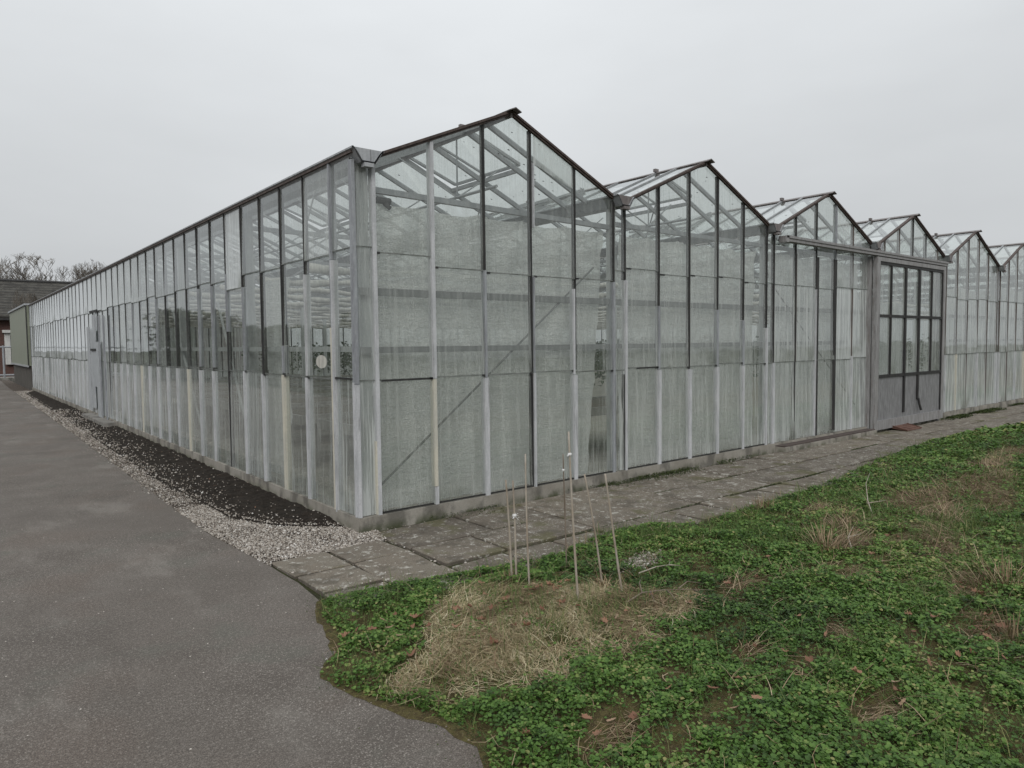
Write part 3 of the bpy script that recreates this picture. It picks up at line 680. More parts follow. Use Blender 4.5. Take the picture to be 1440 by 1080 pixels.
x = rng.uniform(7.5, 28, 34000); y = rng.uniform(4, 26, 34000); k = (y % 1.6) < 1.1; x, y = x[k], y[k]; n = len(x)
leaf_cloud('crop_plants', x, y, .6 + 1.25 * rng.random(n) * (.6 + .4 * vnoise(x, y, 1, 3)), rng.uniform(.06, .16, n), rng.random(n), 1.2, 'inside_leaf', kind='stuff')
# ================================================================== GROUND
def flat(name, poly, z, mat, kind='structure'):
    mb = MB(); mb.face([(x, y, z) for x, y in poly]); return mb.build(name, mat, None, kind=kind)
flat('ground', [(-600, -600), (600, -600), (600, 900), (-600, 900)], -.20, 'field')
GE = [(-.95, -1.34), (-1.02, -1.48), (-1.07, -1.62), (-1.09, -1.78), (-1.1, -1.9), (-1.2, -2.12), (-1.34, -2.22), (-1.40, -2.32), (-1.38, -2.42), (-1.29, -2.69), (-1.18, -2.93), (-1.14, -3.09), (-1.13, -3.2), (-1.14, -3.3), (-1.21, -3.43), (-1.3, -4.2), (-1.25, -9)]
AE = [(-.35, 40), (-.57, 30.4), (-.72, 19), (-.79, 15.7), (-.86, 10), (-.90, 7.9), (-.99, 3.2), (-1.03, .9), (-.95, -.43), (-.935, -.9)]
flat('road', [(-8, 40)] + AE + GE + [(-1.25, -14), (-8, -14)], -.008, 'asphalt') if False else None
# asphalt as a gently uneven sheet with a ragged edge
def ragged(poly, step, amp, seed):
    out = []; 
    for (a, c) in zip(poly[:-1], poly[1:]):
        n = max(1, int(math.dist(a, c) / step))
        for i in range(n):
            t = i / n; x = a[0] + (c[0] - a[0]) * t; y = a[1] + (c[1] - a[1]) * t
            out.append((x + amp * (float(vnoise(x, y, 9, seed)) - .5) * 2, y + amp * (float(vnoise(x, y, 9, seed + 2)) - .5) * 2))
    return out + [poly[-1]]
AEr = ragged(AE, .12, .012, 5); GEr = ragged(GE, .05, .022, 6)
mb = MB(); mb.face([(-8, 40, 0), (-8, -14, 0), (-1.25, -14, 0)] + [(x, y, 0) for x, y in (AEr + GEr)[::-1]])
o = mb.build('road', 'asphalt', None, kind='structure')
flat('bed_ground', [(-1.15, -9.5), (60, -9.5), (60, -.02), (0, -.02), (0, 40), (-1.15, 40)], -.013, 'joint_soil')
flat('inside_floor', [(.12, .12), (XE - .15, .12), (XE - .15, YL - .15), (.12, YL - .15)], .004, 'inside_floor')
# gravel and soil beside the long wall
SOILE = [(-.44, 24.5), (-.54, 18), (-.62, 13.1), (-.74, 7.6), (-.80, 3.4), (-.74, 1.24), (-.52, .66), (-.25, .40), (-.02, .16)]
gp = [(x, y) for x, y in AE[:9]] + [(-.90, -.33), (-.46, -.37), (0.05, -.36), (.12, -.1), (.12, 0), (0, 0), (0, 40)]
flat('gravel_bed', gp, -.006, 'gravel_bed')
sp = SOILE + [(.06, .1), (.06, 26.9)]
xs_, ys_ = np.meshgrid(np.linspace(-.85, .0, 50), np.concatenate([np.linspace(.1, 8, 330), np.linspace(8.06, 27, 240)]))
px, py = xs_.ravel(), ys_.ravel(); ins = inside(px, py, sp); dd = edge_dist(px, py, SOILE, False)
h = np.where(ins, np.minimum(dd / .2, 1) ** 1.3 * (.008 + .055 * fbm(px, py, 9, 2)), -.004 - np.minimum(dd * .3, .05))
i = np.arange(px.size).reshape(xs_.shape); F = np.stack([i[:-1, :-1], i[:-1, 1:], i[1:, 1:], i[1:, :-1]], -1).reshape(-1, 4)
npmesh('soil_strip', np.stack([px, py, h - .004], 1), F, 'dark_soil', smooth=True, kind='structure')

def ico():
    t = (1 + 5 ** .5) / 2; v = np.array([(-1, t, 0), (1, t, 0), (-1, -t, 0), (1, -t, 0), (0, -1, t), (0, 1, t), (0, -1, -t), (0, 1, -t), (t, 0, -1), (t, 0, 1), (-t, 0, -1), (-t, 0, 1)]) / math.sqrt(1 + t * t)
    f = np.array([(0, 11, 5), (0, 5, 1), (0, 1, 7), (0, 7, 10), (0, 10, 11), (1, 5, 9), (5, 11, 4), (11, 10, 2), (10, 7, 6), (7, 1, 8), (3, 9, 4), (3, 4, 2), (3, 2, 6), (3, 6, 8), (3, 8, 9), (4, 9, 5), (2, 4, 11), (6, 2, 10), (8, 6, 7), (9, 8, 1)])
    return v, f
def pebbles(name, X, Y, Z, size, **props):
    v, f = ico(); n = len(X); sc = size[:, None] * rng.uniform(.55, 1.2, (n, 3)); sc[:, 2] *= .75
    a = rng.uniform(0, 6.28, n); ca, sa = np.cos(a), np.sin(a)
    vv = v[None] * (1 + rng.uniform(-.18, .18, (n, 12, 1))) * sc[:, None, :]
    x = vv[..., 0] * ca[:, None] - vv[..., 1] * sa[:, None]; y = vv[..., 0] * sa[:, None] + vv[..., 1] * ca[:, None]
    V = np.stack([x + X[:, None], y + Y[:, None], vv[..., 2] + Z[:, None]], -1).reshape(-1, 3)
    F = (f[None] + (np.arange(n) * 12)[:, None, None]).reshape(-1, 3)
    return npmesh(name, V, F, 'pebble', np.repeat(rng.beta(1.6, 1.3, n), 12), smooth=False, **props)
def rnd_in(n, x0, x1, y0, y1, keep):
    x = rng.uniform(x0, x1, n); y = rng.uniform(y0, y1, n); k = keep(x, y); return x[k], y[k]
gx, gy = [], []
for (y0, y1, dens) in ((-.5, 2, 14000), (2, 6, 3300), (6, 12, 1700), (12, 27, 800)):
    n = int(dens * 1.2 * (y1 - y0)); x, y = rnd_in(n, -1.08, .12, y0, y1, lambda x, y: inside(x, y, gp) & (~inside(x, y, sp) | (edge_dist(x, y, SOILE, False) < .09 * rng.random(len(x)) ** 2)) & (rng.random(len(x)) < .25 + 1.1 * vnoise(x, y, 5, 9)))
    gx.append(x); gy.append(y)
# strays over the soil, the slabs and the road edge
x, y = rnd_in(40000, -.75, -.05, .1, 16, lambda x, y: inside(x, y, sp) & (rng.random(len(x)) < (.55 * vnoise(x, y, 3.5, 19) + .05) * np.exp(-edge_dist(x, y, SOILE, False) / .13) + .003 + .012 * (vnoise(x, y, 4, 8) > .6))); gx.append(x); gy.append(y)
x, y = rnd_in(8000, -1.35, -.9, -.6, 12, lambda x, y: (~inside(x, y, gp)) & (rng.random(len(x)) < .10 * np.exp(-edge_dist(x, y, AE[:9], False) / .05))); gx.append(x); gy.append(y)
x, y = rnd_in(16000, -.9, 6.5, -1.6, -.07, lambda x, y: rng.random(len(x)) < .02 + .16 * np.clip((fbm(x, y, 1.9, 77, 3) - .5) * 5, 0, 1) + .6 * np.exp(-np.hypot(x - .1, y + .25) / .14)); gx.append(x); gy.append(y)
gx = np.concatenate(gx); gy = np.concatenate(gy); sz = rng.gamma(5, .0010, len(gx)) + .0022; sz *= np.clip(1 + (gy - 2) * .05, 1, 1.7)
soil_in = inside(gx, gy, sp) & (edge_dist(gx, gy, SOILE, False) > .04)
pebbles('gravel', gx, gy, np.where(soil_in, .012 + .03 * np.minimum(edge_dist(gx, gy, SOILE, False) / .2, 1), 0) + rng.uniform(-.002, .010, len(gx)), sz, kind='stuff')
mb = MB(); prev = None; n_ = len(GEr)
for q in range(n_ - 1):
    a, c = GEr[q], GEr[q + 1]; dx_, dy_ = c[0] - a[0], c[1] - a[1]; l_ = math.hypot(dx_, dy_) + 1e-9; nx_, ny_ = dy_ / l_, -dx_ / l_
    for k_ in (0,):
        w_ = .01 + .085 * max(0, float(fbm(a[0], a[1], 6, 17, 3)) - .32) ** 1.2 * 1.6 + .02 * float(vnoise(a[0], a[1], 30, 18))
        if nx_ > 0: nx_, ny_ = -nx_, -ny_
        cur = ((a[0] + .05, a[1], .010), (a[0] + nx_ * w_ * .5, a[1] + ny_ * w_ * .5, .006), (a[0] + nx_ * w_, a[1] + ny_ * w_, .0015))
        if prev:
            for t_i in (0, 1): mb.face([prev[t_i], prev[t_i + 1], cur[t_i + 1], cur[t_i]])
        prev = cur
mb.build('soil_fringe', 'lawn_soil', None, kind='structure')
x, y = rnd_in(60000, -1.6, -.8, -5, -1.2, lambda x, y: rng.random(len(x)) < .16 * np.exp(-np.abs(edge_dist(x, y, GE, False) - .0) / .022) * np.clip(vnoise(x, y, 7, 15) * 2 - .8, 0, 1))
pebbles('road_grit', x, y, .002 + 0 * x, rng.gamma(4, .0007, len(x)) + .0012, kind='stuff')
# ---- paved path: concrete slabs
mb = MB()
def slab(x0, x1, y0, y1, agg, tint=None):
    g = .009 + .008 * random.random(); x0 += g; x1 -= g; y0 += g; y1 -= g; t = random.random() if tint is None else tint
    j = lambda: random.uniform(-.008, .008)
    z = .012 + random.uniform(-.004, .006); tx, ty = random.uniform(-.006, .006), random.uniform(-.006, .006); e = .007
    c = [(x0 + j(), y0 + j()), (x1 + j(), y0 + j()), (x1 + j(), y1 + j()), (x0 + j(), y1 + j())]
    zz = [z - tx - ty, z + tx - ty, z + tx + ty, z - tx + ty]; cx, cy = (x0 + x1) / 2, (y0 + y1) / 2
    top = [(a + (e if a < cx else -e), b_ + (e if b_ < cy else -e), q) for (a, b_), q in zip(c, zz)]
    mid = [(a, b_, q - e) for (a, b_), q in zip(c, zz)]; bot = [(a, b_, -.06) for a, b_ in c]
    mb.face(top, 0, None, tint=t, agg=agg)
    for i in range(4):
        k = (i + 1) % 4; mb.face([mid[i], mid[k], top[k], top[i]], 0, None, tint=t, agg=agg); mb.face([bot[i], bot[k], mid[k], mid[i]], 0, None, tint=1, agg=0)
for y0, y1 in ((-.80, -.345), (-1.27, -.80), (-1.75, -1.27)):
    for x0, x1 in ((-.925, -.47), (-.47, .01)): slab(x0 + random.uniform(-.02, .02) * (x0 > -.9), x1, y0, y1, .08 + .1 * random.random(), .1 + .3 * random.random())
slab(.03, .88, -.75, -.10, .12, .95); slab(.88, 1.62, -.75, -.10, .55, .6)
slab(.03, .62, -1.27, -.755, .15, .4); slab(.62, 1.6, -1.27, -.755, .8, .5)
for row, (y0, y1) in enumerate(((-.72, -.11), (-1.30, -.73))):
    x = 1.62 + (0 if row == 0 else -.02)
    while x < 24:
        w_ = 1.42 + random.uniform(-.04, .04); slab(x, x + w_, y0, y1, .5 + .5 * random.random(), random.random()); x += w_
x = .03
while x < 24:
    w_ = .5 if random.random() < .5 else .34; slab(x, x + w_, -1.74, -1.31, .05 + .25 * (random.random() < .4), .25 + .6 * random.random()); x += w_
mb.build('paved_path', 'slab', None, kind='structure')

# ================================================================== LAWN WITH WEEDS
LP = GE + [(40, -9), (40, -1.05), (13.9, -1.1), (12.2, -1.16), (9.3, -1.1), (6.4, -1.42), (5.4, -1.6), (4.4, -1.70), (3.3, -1.73), (2.4, -1.82), (2.1, -1.50), (1.4, -1.46), (.74, -1.66), (.41, -1.57), (0, -1.50), (-.51, -1.40)]
def ell(x, y, cx, cy, rx, ry, a=0):
    a = R(a); dx, dy = x - cx, y - cy; u = (dx * math.cos(a) + dy * math.sin(a)) / rx; v = (-dx * math.sin(a) + dy * math.cos(a)) / ry
    w = (vnoise(x, y, 4.5, 31) - .5) * .9 + (vnoise(x, y, 11, 32) - .5) * .5
    return np.clip(1.25 - np.sqrt(u * u + v * v) + w * .55, 0, 1)
SPOLY = [(-1.16, -2.66), (-.80, -2.30), (-.45, -1.90), (-.07, -1.94), (.10, -2.25), (.42, -2.50), (.66, -2.66), (.78, -2.90), (.60, -3.08), (.28, -2.98), (.1, -3.18), (-.24, -3.08), (-.51, -3.12), (-.89, -3.07), (-1.10, -2.95)]
STRAW = [(-.36, -2.50, .68, .30, 24), (.12, -2.10, .36, .16, -10), (-.62, -2.80, .52, .2, 10), (.28, -2.78, .44, .22, -28), (-.85, -2.62, .3, .2, 30)]
DRY2 = [(4.6, -2.85, .9, .22, 8), (6.0, -2.9, 1.0, .25, 5), (8.5, -2.4, .9, .22, 0), (3.2, -3.42, .5, .17, 18), (1.1, -3.0, .3, .09, 10), (.9, -3.75, .22, .07, 30), (5.0, -3.3, .8, .14, 8), (3.4, -2.3, .3, .1, 0), (6.4, -3.4, .8, .2, 5), (3.0, -2.75, .35, .13, 0), (1.9, -3.35, .25, .07, 15),(4.34, -2.72, .55, .16, 8), (5.5, -2.98, .8, .2, 5), (3.05, -3.50, .38, .13, 20), (2.25, -3.92, .4, .14, 15), (2.55, -3.0, .3, .16, 0), (3.9, -3.25, .5, .12, 10), (7.2, -2.6, .7, .2, 0)]
BARE = [(1.50, -4.25, .34, .15, 20), (.32, -3.58, .14, .09, 0), (2.15, -3.95, .3, .08, 15), (3.0, -3.2, .35, .08, 10), (-.72, -3.62, .2, .1, 0), (14, -1.1, 2.6, .45, 0), (.25, -4.22, .16, .08, 0), (.2, -1.72, .3, .05, 0)]
GRAVSPOT = (1.02, -2.26, .24, .10, 10)
def straw_mask(x, y):
    x = np.asarray(x, float); d = edge_dist(x, y, SPOLY) * np.where(inside(x, y, SPOLY), 1, -1)
    return np.clip(.45 + d / .16 + (vnoise(x, y, 5, 33) - .5) * 1.1 + (vnoise(x, y, 13, 34) - .5) * .5, 0, 1)
def mask(lst, x, y):
    if lst is STRAW: return straw_mask(x, y)
    m_ = np.zeros(np.shape(x))
    for e in lst: m_ = np.maximum(m_, ell(x, y, *e))
    return m_
def lawn_h(x, y):
    d = np.minimum(edge_dist(x, y, LP), 1.0)
    h = np.minimum(d / .45, 1) * (.008 + .05 * fbm(x, y, 1.6, 12) + .04 * np.minimum(d, .6)) 
    h = h + .035 * np.exp(-(((x + .25) / .6) ** 2 + ((y + 2.45) / .35) ** 2)) + .02 * straw_mask(x, y) * (fbm(x, y, 7, 14, 3) - .5) * 2
    return h - .035 * mask(BARE, x, y)
xs_, ys_ = np.meshgrid(np.concatenate([np.arange(-1.5, 6, .045), np.arange(6, 14, .12), np.arange(14, 41, .6)]), np.concatenate([np.arange(-9, -5, .2), np.arange(-5, -.9, .045)]))
px, py = xs_.ravel(), ys_.ravel(); ins = inside(px, py, LP); hh = np.where(ins, lawn_h(px, py) + .02 * (fbm(px, py, 14, 4) - .5), -.04 - np.minimum(edge_dist(px, py, LP), .3) * .4)
i = np.arange(px.size).reshape(xs_.shape); F = np.stack([i[:-1, :-1], i[:-1, 1:], i[1:, 1:], i[1:, :-1]], -1).reshape(-1, 4)
npmesh('lawn', np.stack([px, py, hh], 1), F, 'lawn_soil', smooth=True, kind='structure')

def in_view(x, y, margin=.12):
    dx, dy = x - CAM.x, y - CAM.y; dz = -CAM.z; zc = f_.x * dx + f_.y * dy + f_.z * dz; xc = (r_.x * dx + r_.y * dy + r_.z * dz) / np.maximum(zc, .1); yc = (u_.x * dx + u_.y * dy + u_.z * dz) / np.maximum(zc, .1)
    return (zc > .5) & (np.abs(xc) < .728 + margin) & (yc > -.546 - margin)
WX, WY, WS = [], [], []
for (d0, d1, dens, s0) in ((0, 4.2, 25000, .0158), (4.2, 6, 19000, .0175), (6, 9, 6500, .022), (9, 14, 2600, .032), (14, 26, 800, .055)):
    n = int(dens * (d1 + 1) * 7.5); x = rng.uniform(-1.5, -1.5 + d1 + 3, n); y = rng.uniform(-9, -.95, n); dist = np.hypot(x - CAM.x, y - CAM.y)
    n_keep = int(dens * (d1 + 1) * 7.5); area_d = n_keep / ((d1 + 3) * 8.05)
    k = (dist >= d0) & (dist < d1) & in_view(x, y, .25); x, y = x[k], y[k]
    k = inside(x, y, LP); x, y = x[k], y[k]
    keep = (1 - np.clip(mask(STRAW, x, y) * 1.7, 0, .97)) * (1 - np.clip(mask(DRY2, x, y) * 1.6, 0, .93)) * (1 - np.clip(mask(BARE, x, y) * 1.8, 0, .97)) * (1 - np.clip(ell(x, y, *GRAVSPOT) * 1.8, 0, .9))
    clump = np.clip((fbm(x, y, 6.5, 21, 3) - .30) * 5, .10, 1)
    k = rng.random(len(x)) < keep * clump; WX.append(x[k]); WY.append(y[k]); WS.append(np.full(k.sum(), s0))
WX = np.concatenate(WX); WY = np.concatenate(WY); WS = np.concatenate(WS)
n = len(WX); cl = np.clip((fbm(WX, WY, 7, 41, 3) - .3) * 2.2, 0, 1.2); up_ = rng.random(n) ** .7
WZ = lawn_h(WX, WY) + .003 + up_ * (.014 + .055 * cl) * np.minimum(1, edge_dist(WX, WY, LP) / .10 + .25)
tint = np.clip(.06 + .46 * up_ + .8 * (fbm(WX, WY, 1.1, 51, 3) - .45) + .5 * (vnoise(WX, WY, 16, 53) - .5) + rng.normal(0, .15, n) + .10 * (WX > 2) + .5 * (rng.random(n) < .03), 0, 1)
print('weeds', n)
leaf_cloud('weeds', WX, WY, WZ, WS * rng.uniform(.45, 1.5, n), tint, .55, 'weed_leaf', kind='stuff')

def blades(name, X, Y, Z, A, L, lean, wid, tint, mat, curl=.5, **props):
    """thin curved ribbons of four points a side"""
    n = len(X); ns = 4; V = np.empty((n, ns, 2, 3)); P0_ = np.stack([X, Y, Z], 1); dirh = np.stack([np.cos(A), np.sin(A), np.zeros(n)], 1)
    sideA = A + np.pi / 2 + rng.normal(0, .3, n); sd = np.stack([np.cos(sideA), np.sin(sideA), np.zeros(n)], 1); pos = P0_.copy(); ang = lean.copy(); bend = rng.normal(0, curl, n)
    for k in range(ns):
        w_ = wid * (1 - .75 * (k / (ns - 1)) ** 2); V[:, k, 0] = pos - sd * w_[:, None] / 2; V[:, k, 1] = pos + sd * w_[:, None] / 2
        ds = L / (ns - 1); pos = pos + (dirh * np.cos(ang)[:, None] + np.array([0, 0, 1]) * np.sin(ang)[:, None]) * ds[:, None]
        aa = bend * .5; c, s = np.cos(aa), np.sin(aa); dirh = np.stack([dirh[:, 0] * c - dirh[:, 1] * s, dirh[:, 0] * s + dirh[:, 1] * c, dirh[:, 2]], 1); ang = ang - np.abs(curl) * .35 * rng.random(n)
        pos[:, 2] = np.maximum(pos[:, 2], Z - .004)
    b = (np.arange(n) * ns * 2)[:, None]; F = np.concatenate([b + np.array([[2 * k, 2 * k + 1, 2 * k + 3, 2 * k + 2]]) for k in range(ns - 1)])
    return npmesh(name, V.reshape(-1, 3), F, mat, np.repeat(tint, ns * 2), **props)
# main straw mound
x = rng.uniform(-1.4, 1.05, 150000); y = rng.uniform(-3.35, -1.75, 150000); mk = mask(STRAW, x, y); k = inside(x, y, LP) & (rng.random(len(x)) < np.clip(mk * 1.1 - .1, 0, .9) * (.06 + .85 * np.clip(fbm(x, y, 5, 71, 3) * 3.2 - 1.15, 0, 1)) * .8); x, y = x[k], y[k]; n = len(x)
ang = 6.28 * fbm(x, y, 1.3, 61, 2) * 1.5 + rng.normal(0, .6, n); print('straw', n)
blades('dry_grass', x, y, lawn_h(x, y) + rng.random(n) * .02, ang, rng.gamma(4, .022, n) + .03, rng.normal(.05, .2, n), rng.uniform(.0018, .0042, n), np.clip(rng.normal(.5, .24, n) - .42 * np.clip((fbm(x, y, 3.2, 81, 3) - .52) * 5, 0, .8) - .55 * ell(x, y, -.28, -2.36, .30, .15, 10) - .3 * ell(x, y, .35, -2.75, .3, .15, -20), 0, 1), 'straw', .7, kind='stuff')
# patches of brown dead grass elsewhere
x = rng.uniform(-1, 9, 150000); y = rng.uniform(-4.6, -2.2, 150000); mk = np.maximum(mask(DRY2, x, y), .85 * mask(BARE, x, y)); k = (rng.random(len(x)) < np.clip(mk - .2, 0, .7)) & (rng.random(len(x)) < np.where(x < 4, .8, .5)); x, y = x[k], y[k]; n = len(x)
blades('dead_grass', x, y, lawn_h(x, y) + rng.random(n) * .04, 6.28 * fbm(x, y, 1.3, 62, 2) * 1.5 + rng.normal(0, .7, n), rng.gamma(4, .03, n) + .03, rng.normal(.2, .3, n), rng.uniform(.002, .004, n), np.clip(rng.normal(.45, .28, n), 0, 1), 'brown_straw', .7, kind='stuff')
x = rng.uniform(-1.3, 7, 60000); y = rng.uniform(-5, -1.4, 60000); k = inside(x, y, LP) & in_view(x, y, .2) & (rng.random(len(x)) < .02 + .16 * np.clip((fbm(x, y, 2.3, 66, 3) - .52) * 6, 0, 1)); x, y = x[k], y[k]; n = len(x)
blades('dead_stems', x, y, lawn_h(x, y) + .02 + rng.random(n) * .035, rng.uniform(0, 6.28, n), rng.gamma(4, .022, n) + .03, rng.normal(.2, .35, n), rng.uniform(.002, .004, n), np.clip(rng.normal(.5, .28, n), 0, 1), 'brown_straw', .8, kind='stuff')
# green grass blades among the weeds, and denser around the mound and the road edge
x = rng.uniform(-1.45, 10, 240000); y = rng.uniform(-5, -1.2, 240000)
gm = .11 + .3 * np.clip((fbm(x, y, 1.7, 91, 3) - .52) * 6, 0, 1) + .5 * mask([(-.62, -3.25, .16, .09, 0), (-1.24, -2.4, .14, .07, 0), (2.6, -2.75, .35, .18, 0), (3.6, -3.35, .7, .2, 0), (.55, -3.95, .3, .12, 0)], x, y) + .10 * mask(STRAW, x, y) + .18 * (edge_dist(x, y, LP) < .06)
k = inside(x, y, LP) & in_view(x, y, .2) & (rng.random(len(x)) < gm * np.where(x > 4, .45, 1)); x, y = x[k], y[k]; n = len(x); print('grass', n)
dist = np.hypot(x - CAM.x, y - CAM.y)
blades('grass', x, y, lawn_h(x, y), rng.uniform(0, 6.28, n), rng.gamma(5, .013, n) + .03, rng.normal(.85, .35, n), rng.uniform(.0018, .0034, n) * np.clip(dist / 4.5, 1, 2), np.clip(rng.normal(.38, .22, n), 0, 1), 'grass_blade', .6, kind='stuff')
# moss along the foot of the glass wall and in the joints
x = rng.uniform(.1, 22, 90000); y = rng.uniform(-.32, -.046, 90000); ml = np.clip((fbm(x, y * .5, 1.4, 101, 3) - .47) * 5, 0, 1) * np.exp(-(np.abs(y + .10) / .09)); ml = ml * (1 - (np.abs(x - 8.05) < 1.55)) * (1 - (np.abs(x - 11) < 1.4))
k = rng.random(len(x)) < ml * .8; x1, y1 = x[k], y[k]
x = rng.uniform(-1.6, -.8, 50000); y = rng.uniform(-5, -1.3, 50000); k = rng.random(50000) < .6 * np.exp(-edge_dist(x, y, GE, False) / .035) * np.clip(vnoise(x, y, 5, 25) * 2 - .5, 0, 1); x1 = np.concatenate([x1, x[k]]); y1 = np.concatenate([y1, y[k]])
x = rng.uniform(.1, 16, 60000); j = rng.integers(0, 2, 60000); y = np.array([-.735, -1.305])[j] + rng.normal(0, .011, 60000); k = rng.random(60000) < np.clip((fbm(x, y, 1.6, 111, 3) - .42) * 2.5, 0, .35) * (x > .6) * (x < 9); x1 = np.concatenate([x1, x[k]]); y1 = np.concatenate([y1, y[k]]); n = len(x1); print('moss', n)
leaf_cloud('moss', x1, y1, .012 + rng.random(n) * .022 * (y1 > -.4), rng.uniform(.006, .014, n) * np.clip((x1 + 3) / 5, 1, 2.5) * np.where(y1 < -.5, .6, 1), np.clip(rng.normal(.45, .25, n), 0, 1), .9, 'moss_leaf', kind='stuff')
# pale gravel spot in the weeds and grit on slabs
x, y = rnd_in(3200, .7, 1.35, -2.5, -2.05, lambda x, y: rng.random(len(x)) < ell(x, y, *GRAVSPOT) * 1.1)
pebbles('pale_grit', x, y, lawn_h(x, y) + rng.uniform(0, .012, len(x)), rng.gamma(5, .0012, len(x)) + .002, kind='stuff')

# ================================================================== LOOSE THINGS OUTSIDE
def lh(x, y): return float(lawn_h(np.array([x]), np.array([y]))[0]) if bool(inside(np.array([x]), np.array([y]), LP)[0]) else .0
# canes
def cane(bx, by, top, r, mat, label, nodes=5):
    mb = MB(); z0 = lh(bx, by) - .05; b = Vector((bx, by, z0)); t = Vector(top); pts = []; rad = []
    n = 14; off = Vector((random.uniform(-.012, .012), random.uniform(-.012, .012), 0))
    for i in range(n + 1):
        s = i / n; pts.append(b.lerp(t, s) + off * math.sin(s * math.pi)); rad.append(.84 * r * (1.05 - .3 * s) * (1.14 if i % 3 == 1 else 1))
    mb.tube(pts, rad, 9); o = mb.build('bamboo_cane', mat, None, True); o['label'] = label; o['category'] = 'garden cane'; o['group'] = 'bamboo canes stuck in the weeds'
    return o, pts
c1, _ = cane(.065, -2.00, (.005, -2.02, .75), .0085, 'cane', 'reddish bamboo cane leaning close behind the cane with the white knot')
c2, p2 = cane(.075, -2.03, (.055, -2.03, .74), .0085, 'cane', 'grey bamboo cane with a small white knot tied halfway up')
c3, _ = cane(.07, -2.17, (.045, -2.17, .93), .0075, 'cane', 'upright yellowish bamboo cane next to the knotted one, its tip darker')
c4, p4 = cane(.53, -2.03, (.50, -2.03, .865), .0058, 'cane_dark', 'thinnest and darkest cane, standing furthest back in the weeds')
c5, p5 = cane(.15, -2.53, (.075, -2.53, 1.10), .0085, 'cane', 'tallest bamboo cane with a pale tie near its top')
c6, _ = cane(.49, -2.41, (.325, -2.41, .80), .0078, 'cane', 'leaning bamboo cane with a bare cut top, between the tallest cane and the rightmost one')
c7, _ = cane(.47, -2.60, (.31, -2.60, .83), .0082, 'cane', 'rightmost of the seven bamboo canes, leaning over the weeds')
def tie(cane_, p, r, label, fl=True):
    mb = MB(); p = Vector(p); mb.tube([p - Vector((0, 0, r * .9)), p, p + Vector((0, 0, r * .9))], [r * .8, r * 1.25, r * .8], 8)
    if fl:
        for s in (-1, 1): mb.bar(p, p + Vector((.022 * s, -.012, -.022 - .008 * s)), .008, .003)
        mb.bar(p, p + Vector((.012, -.02, .016)), .009, .003)
    mb.build('tie', 'tag_white', cane_)
tie(c2, p2[9] + Vector((0, 0, .03)), .013, ''); tie(c5, p5[12] + Vector((0, 0, .02)), .011, '', False); tie(c4, p4[13] - Vector((0, 0, .05)), .009, '', False)
mb = MB(); e = p5[12] + Vector((0, 0, .02)); mb.bar(e, e + Vector((-.03, -.01, -.006)), .006, .004); mb.build('tie', 'tag_white', c5)
# rusty metal plate sloping up to the door
mb = MB(); mb.hexa([(10.28, -.40, .016), (10.88, -.40, .016), (10.88, -.12, .045), (10.28, -.12, .045), (10.28, -.40, .026), (10.88, -.40, .026), (10.88, -.12, .09), (10.28, -.12, .09)])
for y in (-.34, -.27, -.20): z = .026 + (y + .40) / .28 * .064; mb.box(10.31, 10.85, y - .008, y + .008, z, z + .006)
mb.bar((10.28, -.4, .03), (10.28, -.12, .095), .015, .015); mb.bar((10.88, -.4, .03), (10.88, -.12, .095), .015, .015)
o = mb.build('metal_plate', 'rust_plate', None); o['label'] = 'rust red metal ramp plate lying before the sliding door'; o['category'] = 'metal plate'
# fallen leaves
def leaf_mesh(seed, lobed):
    rr = random.Random(seed); mb = MB(); n = 26; pts = []
    for i in range(n):
        a = 2 * math.pi * i / n; rad = (.74 + .26 * abs(math.cos(2.5 * (a - math.pi / 2)))) if lobed else (.42 + .58 * abs(math.cos(a)) ** 1.5); rad *= rr.uniform(.72, 1.1)
        x, y = rad * math.cos(a), rad * math.sin(a) * (.95 if lobed else .55); pts.append((x, y, (.75 * y * y + .25 * x * x - .3 * x * y) * rr.uniform(.7, 1.3) + .05 * rr.uniform(-1, 1)))
    c = (0, 0, -.01)
    mid = [(x * .55, y * .55, z * .35 + rr.uniform(-.03, .03)) for x, y, z in pts]
    for i in range(n):
        k = (i + 1) % n; mb.face([c, mid[i], mid[k]]); mb.face([mid[i], pts[i], pts[k], mid[k]])
    mb.bar((-.5, 0, .05), (-1.15, .1, .12), .03, .03)
    me = bpy.data.meshes.new('fallen_leaf'); me.from_pydata(mb.v, [], mb.f); me.materials.append(M['dry_leaf'] if seed % 4 else M['pale_leaf']); return me
LM = [leaf_mesh(i + 1, i % 2 == 0) for i in range(8)]
def leaf(x, y, size, label, group, z=None, me=None):
    o = link('fallen_leaf', me or random.choice(LM)); size *= .85; o.scale = (size * random.uniform(.85, 1.1), size * random.uniform(.5, .95), size * random.uniform(.4, 1.1)); o.rotation_euler = (random.uniform(-.28, .28), random.uniform(-.28, .28), random.uniform(0, 6.28))
    o.location = (x, y, (lh(x, y) + .045 if z is None else z) + size * .12); o['label'] = label; o['category'] = 'leaf'; o['group'] = group
lab = ('curled brown leaf fallen on the dry straw mound', 'fallen leaves on the straw mound')
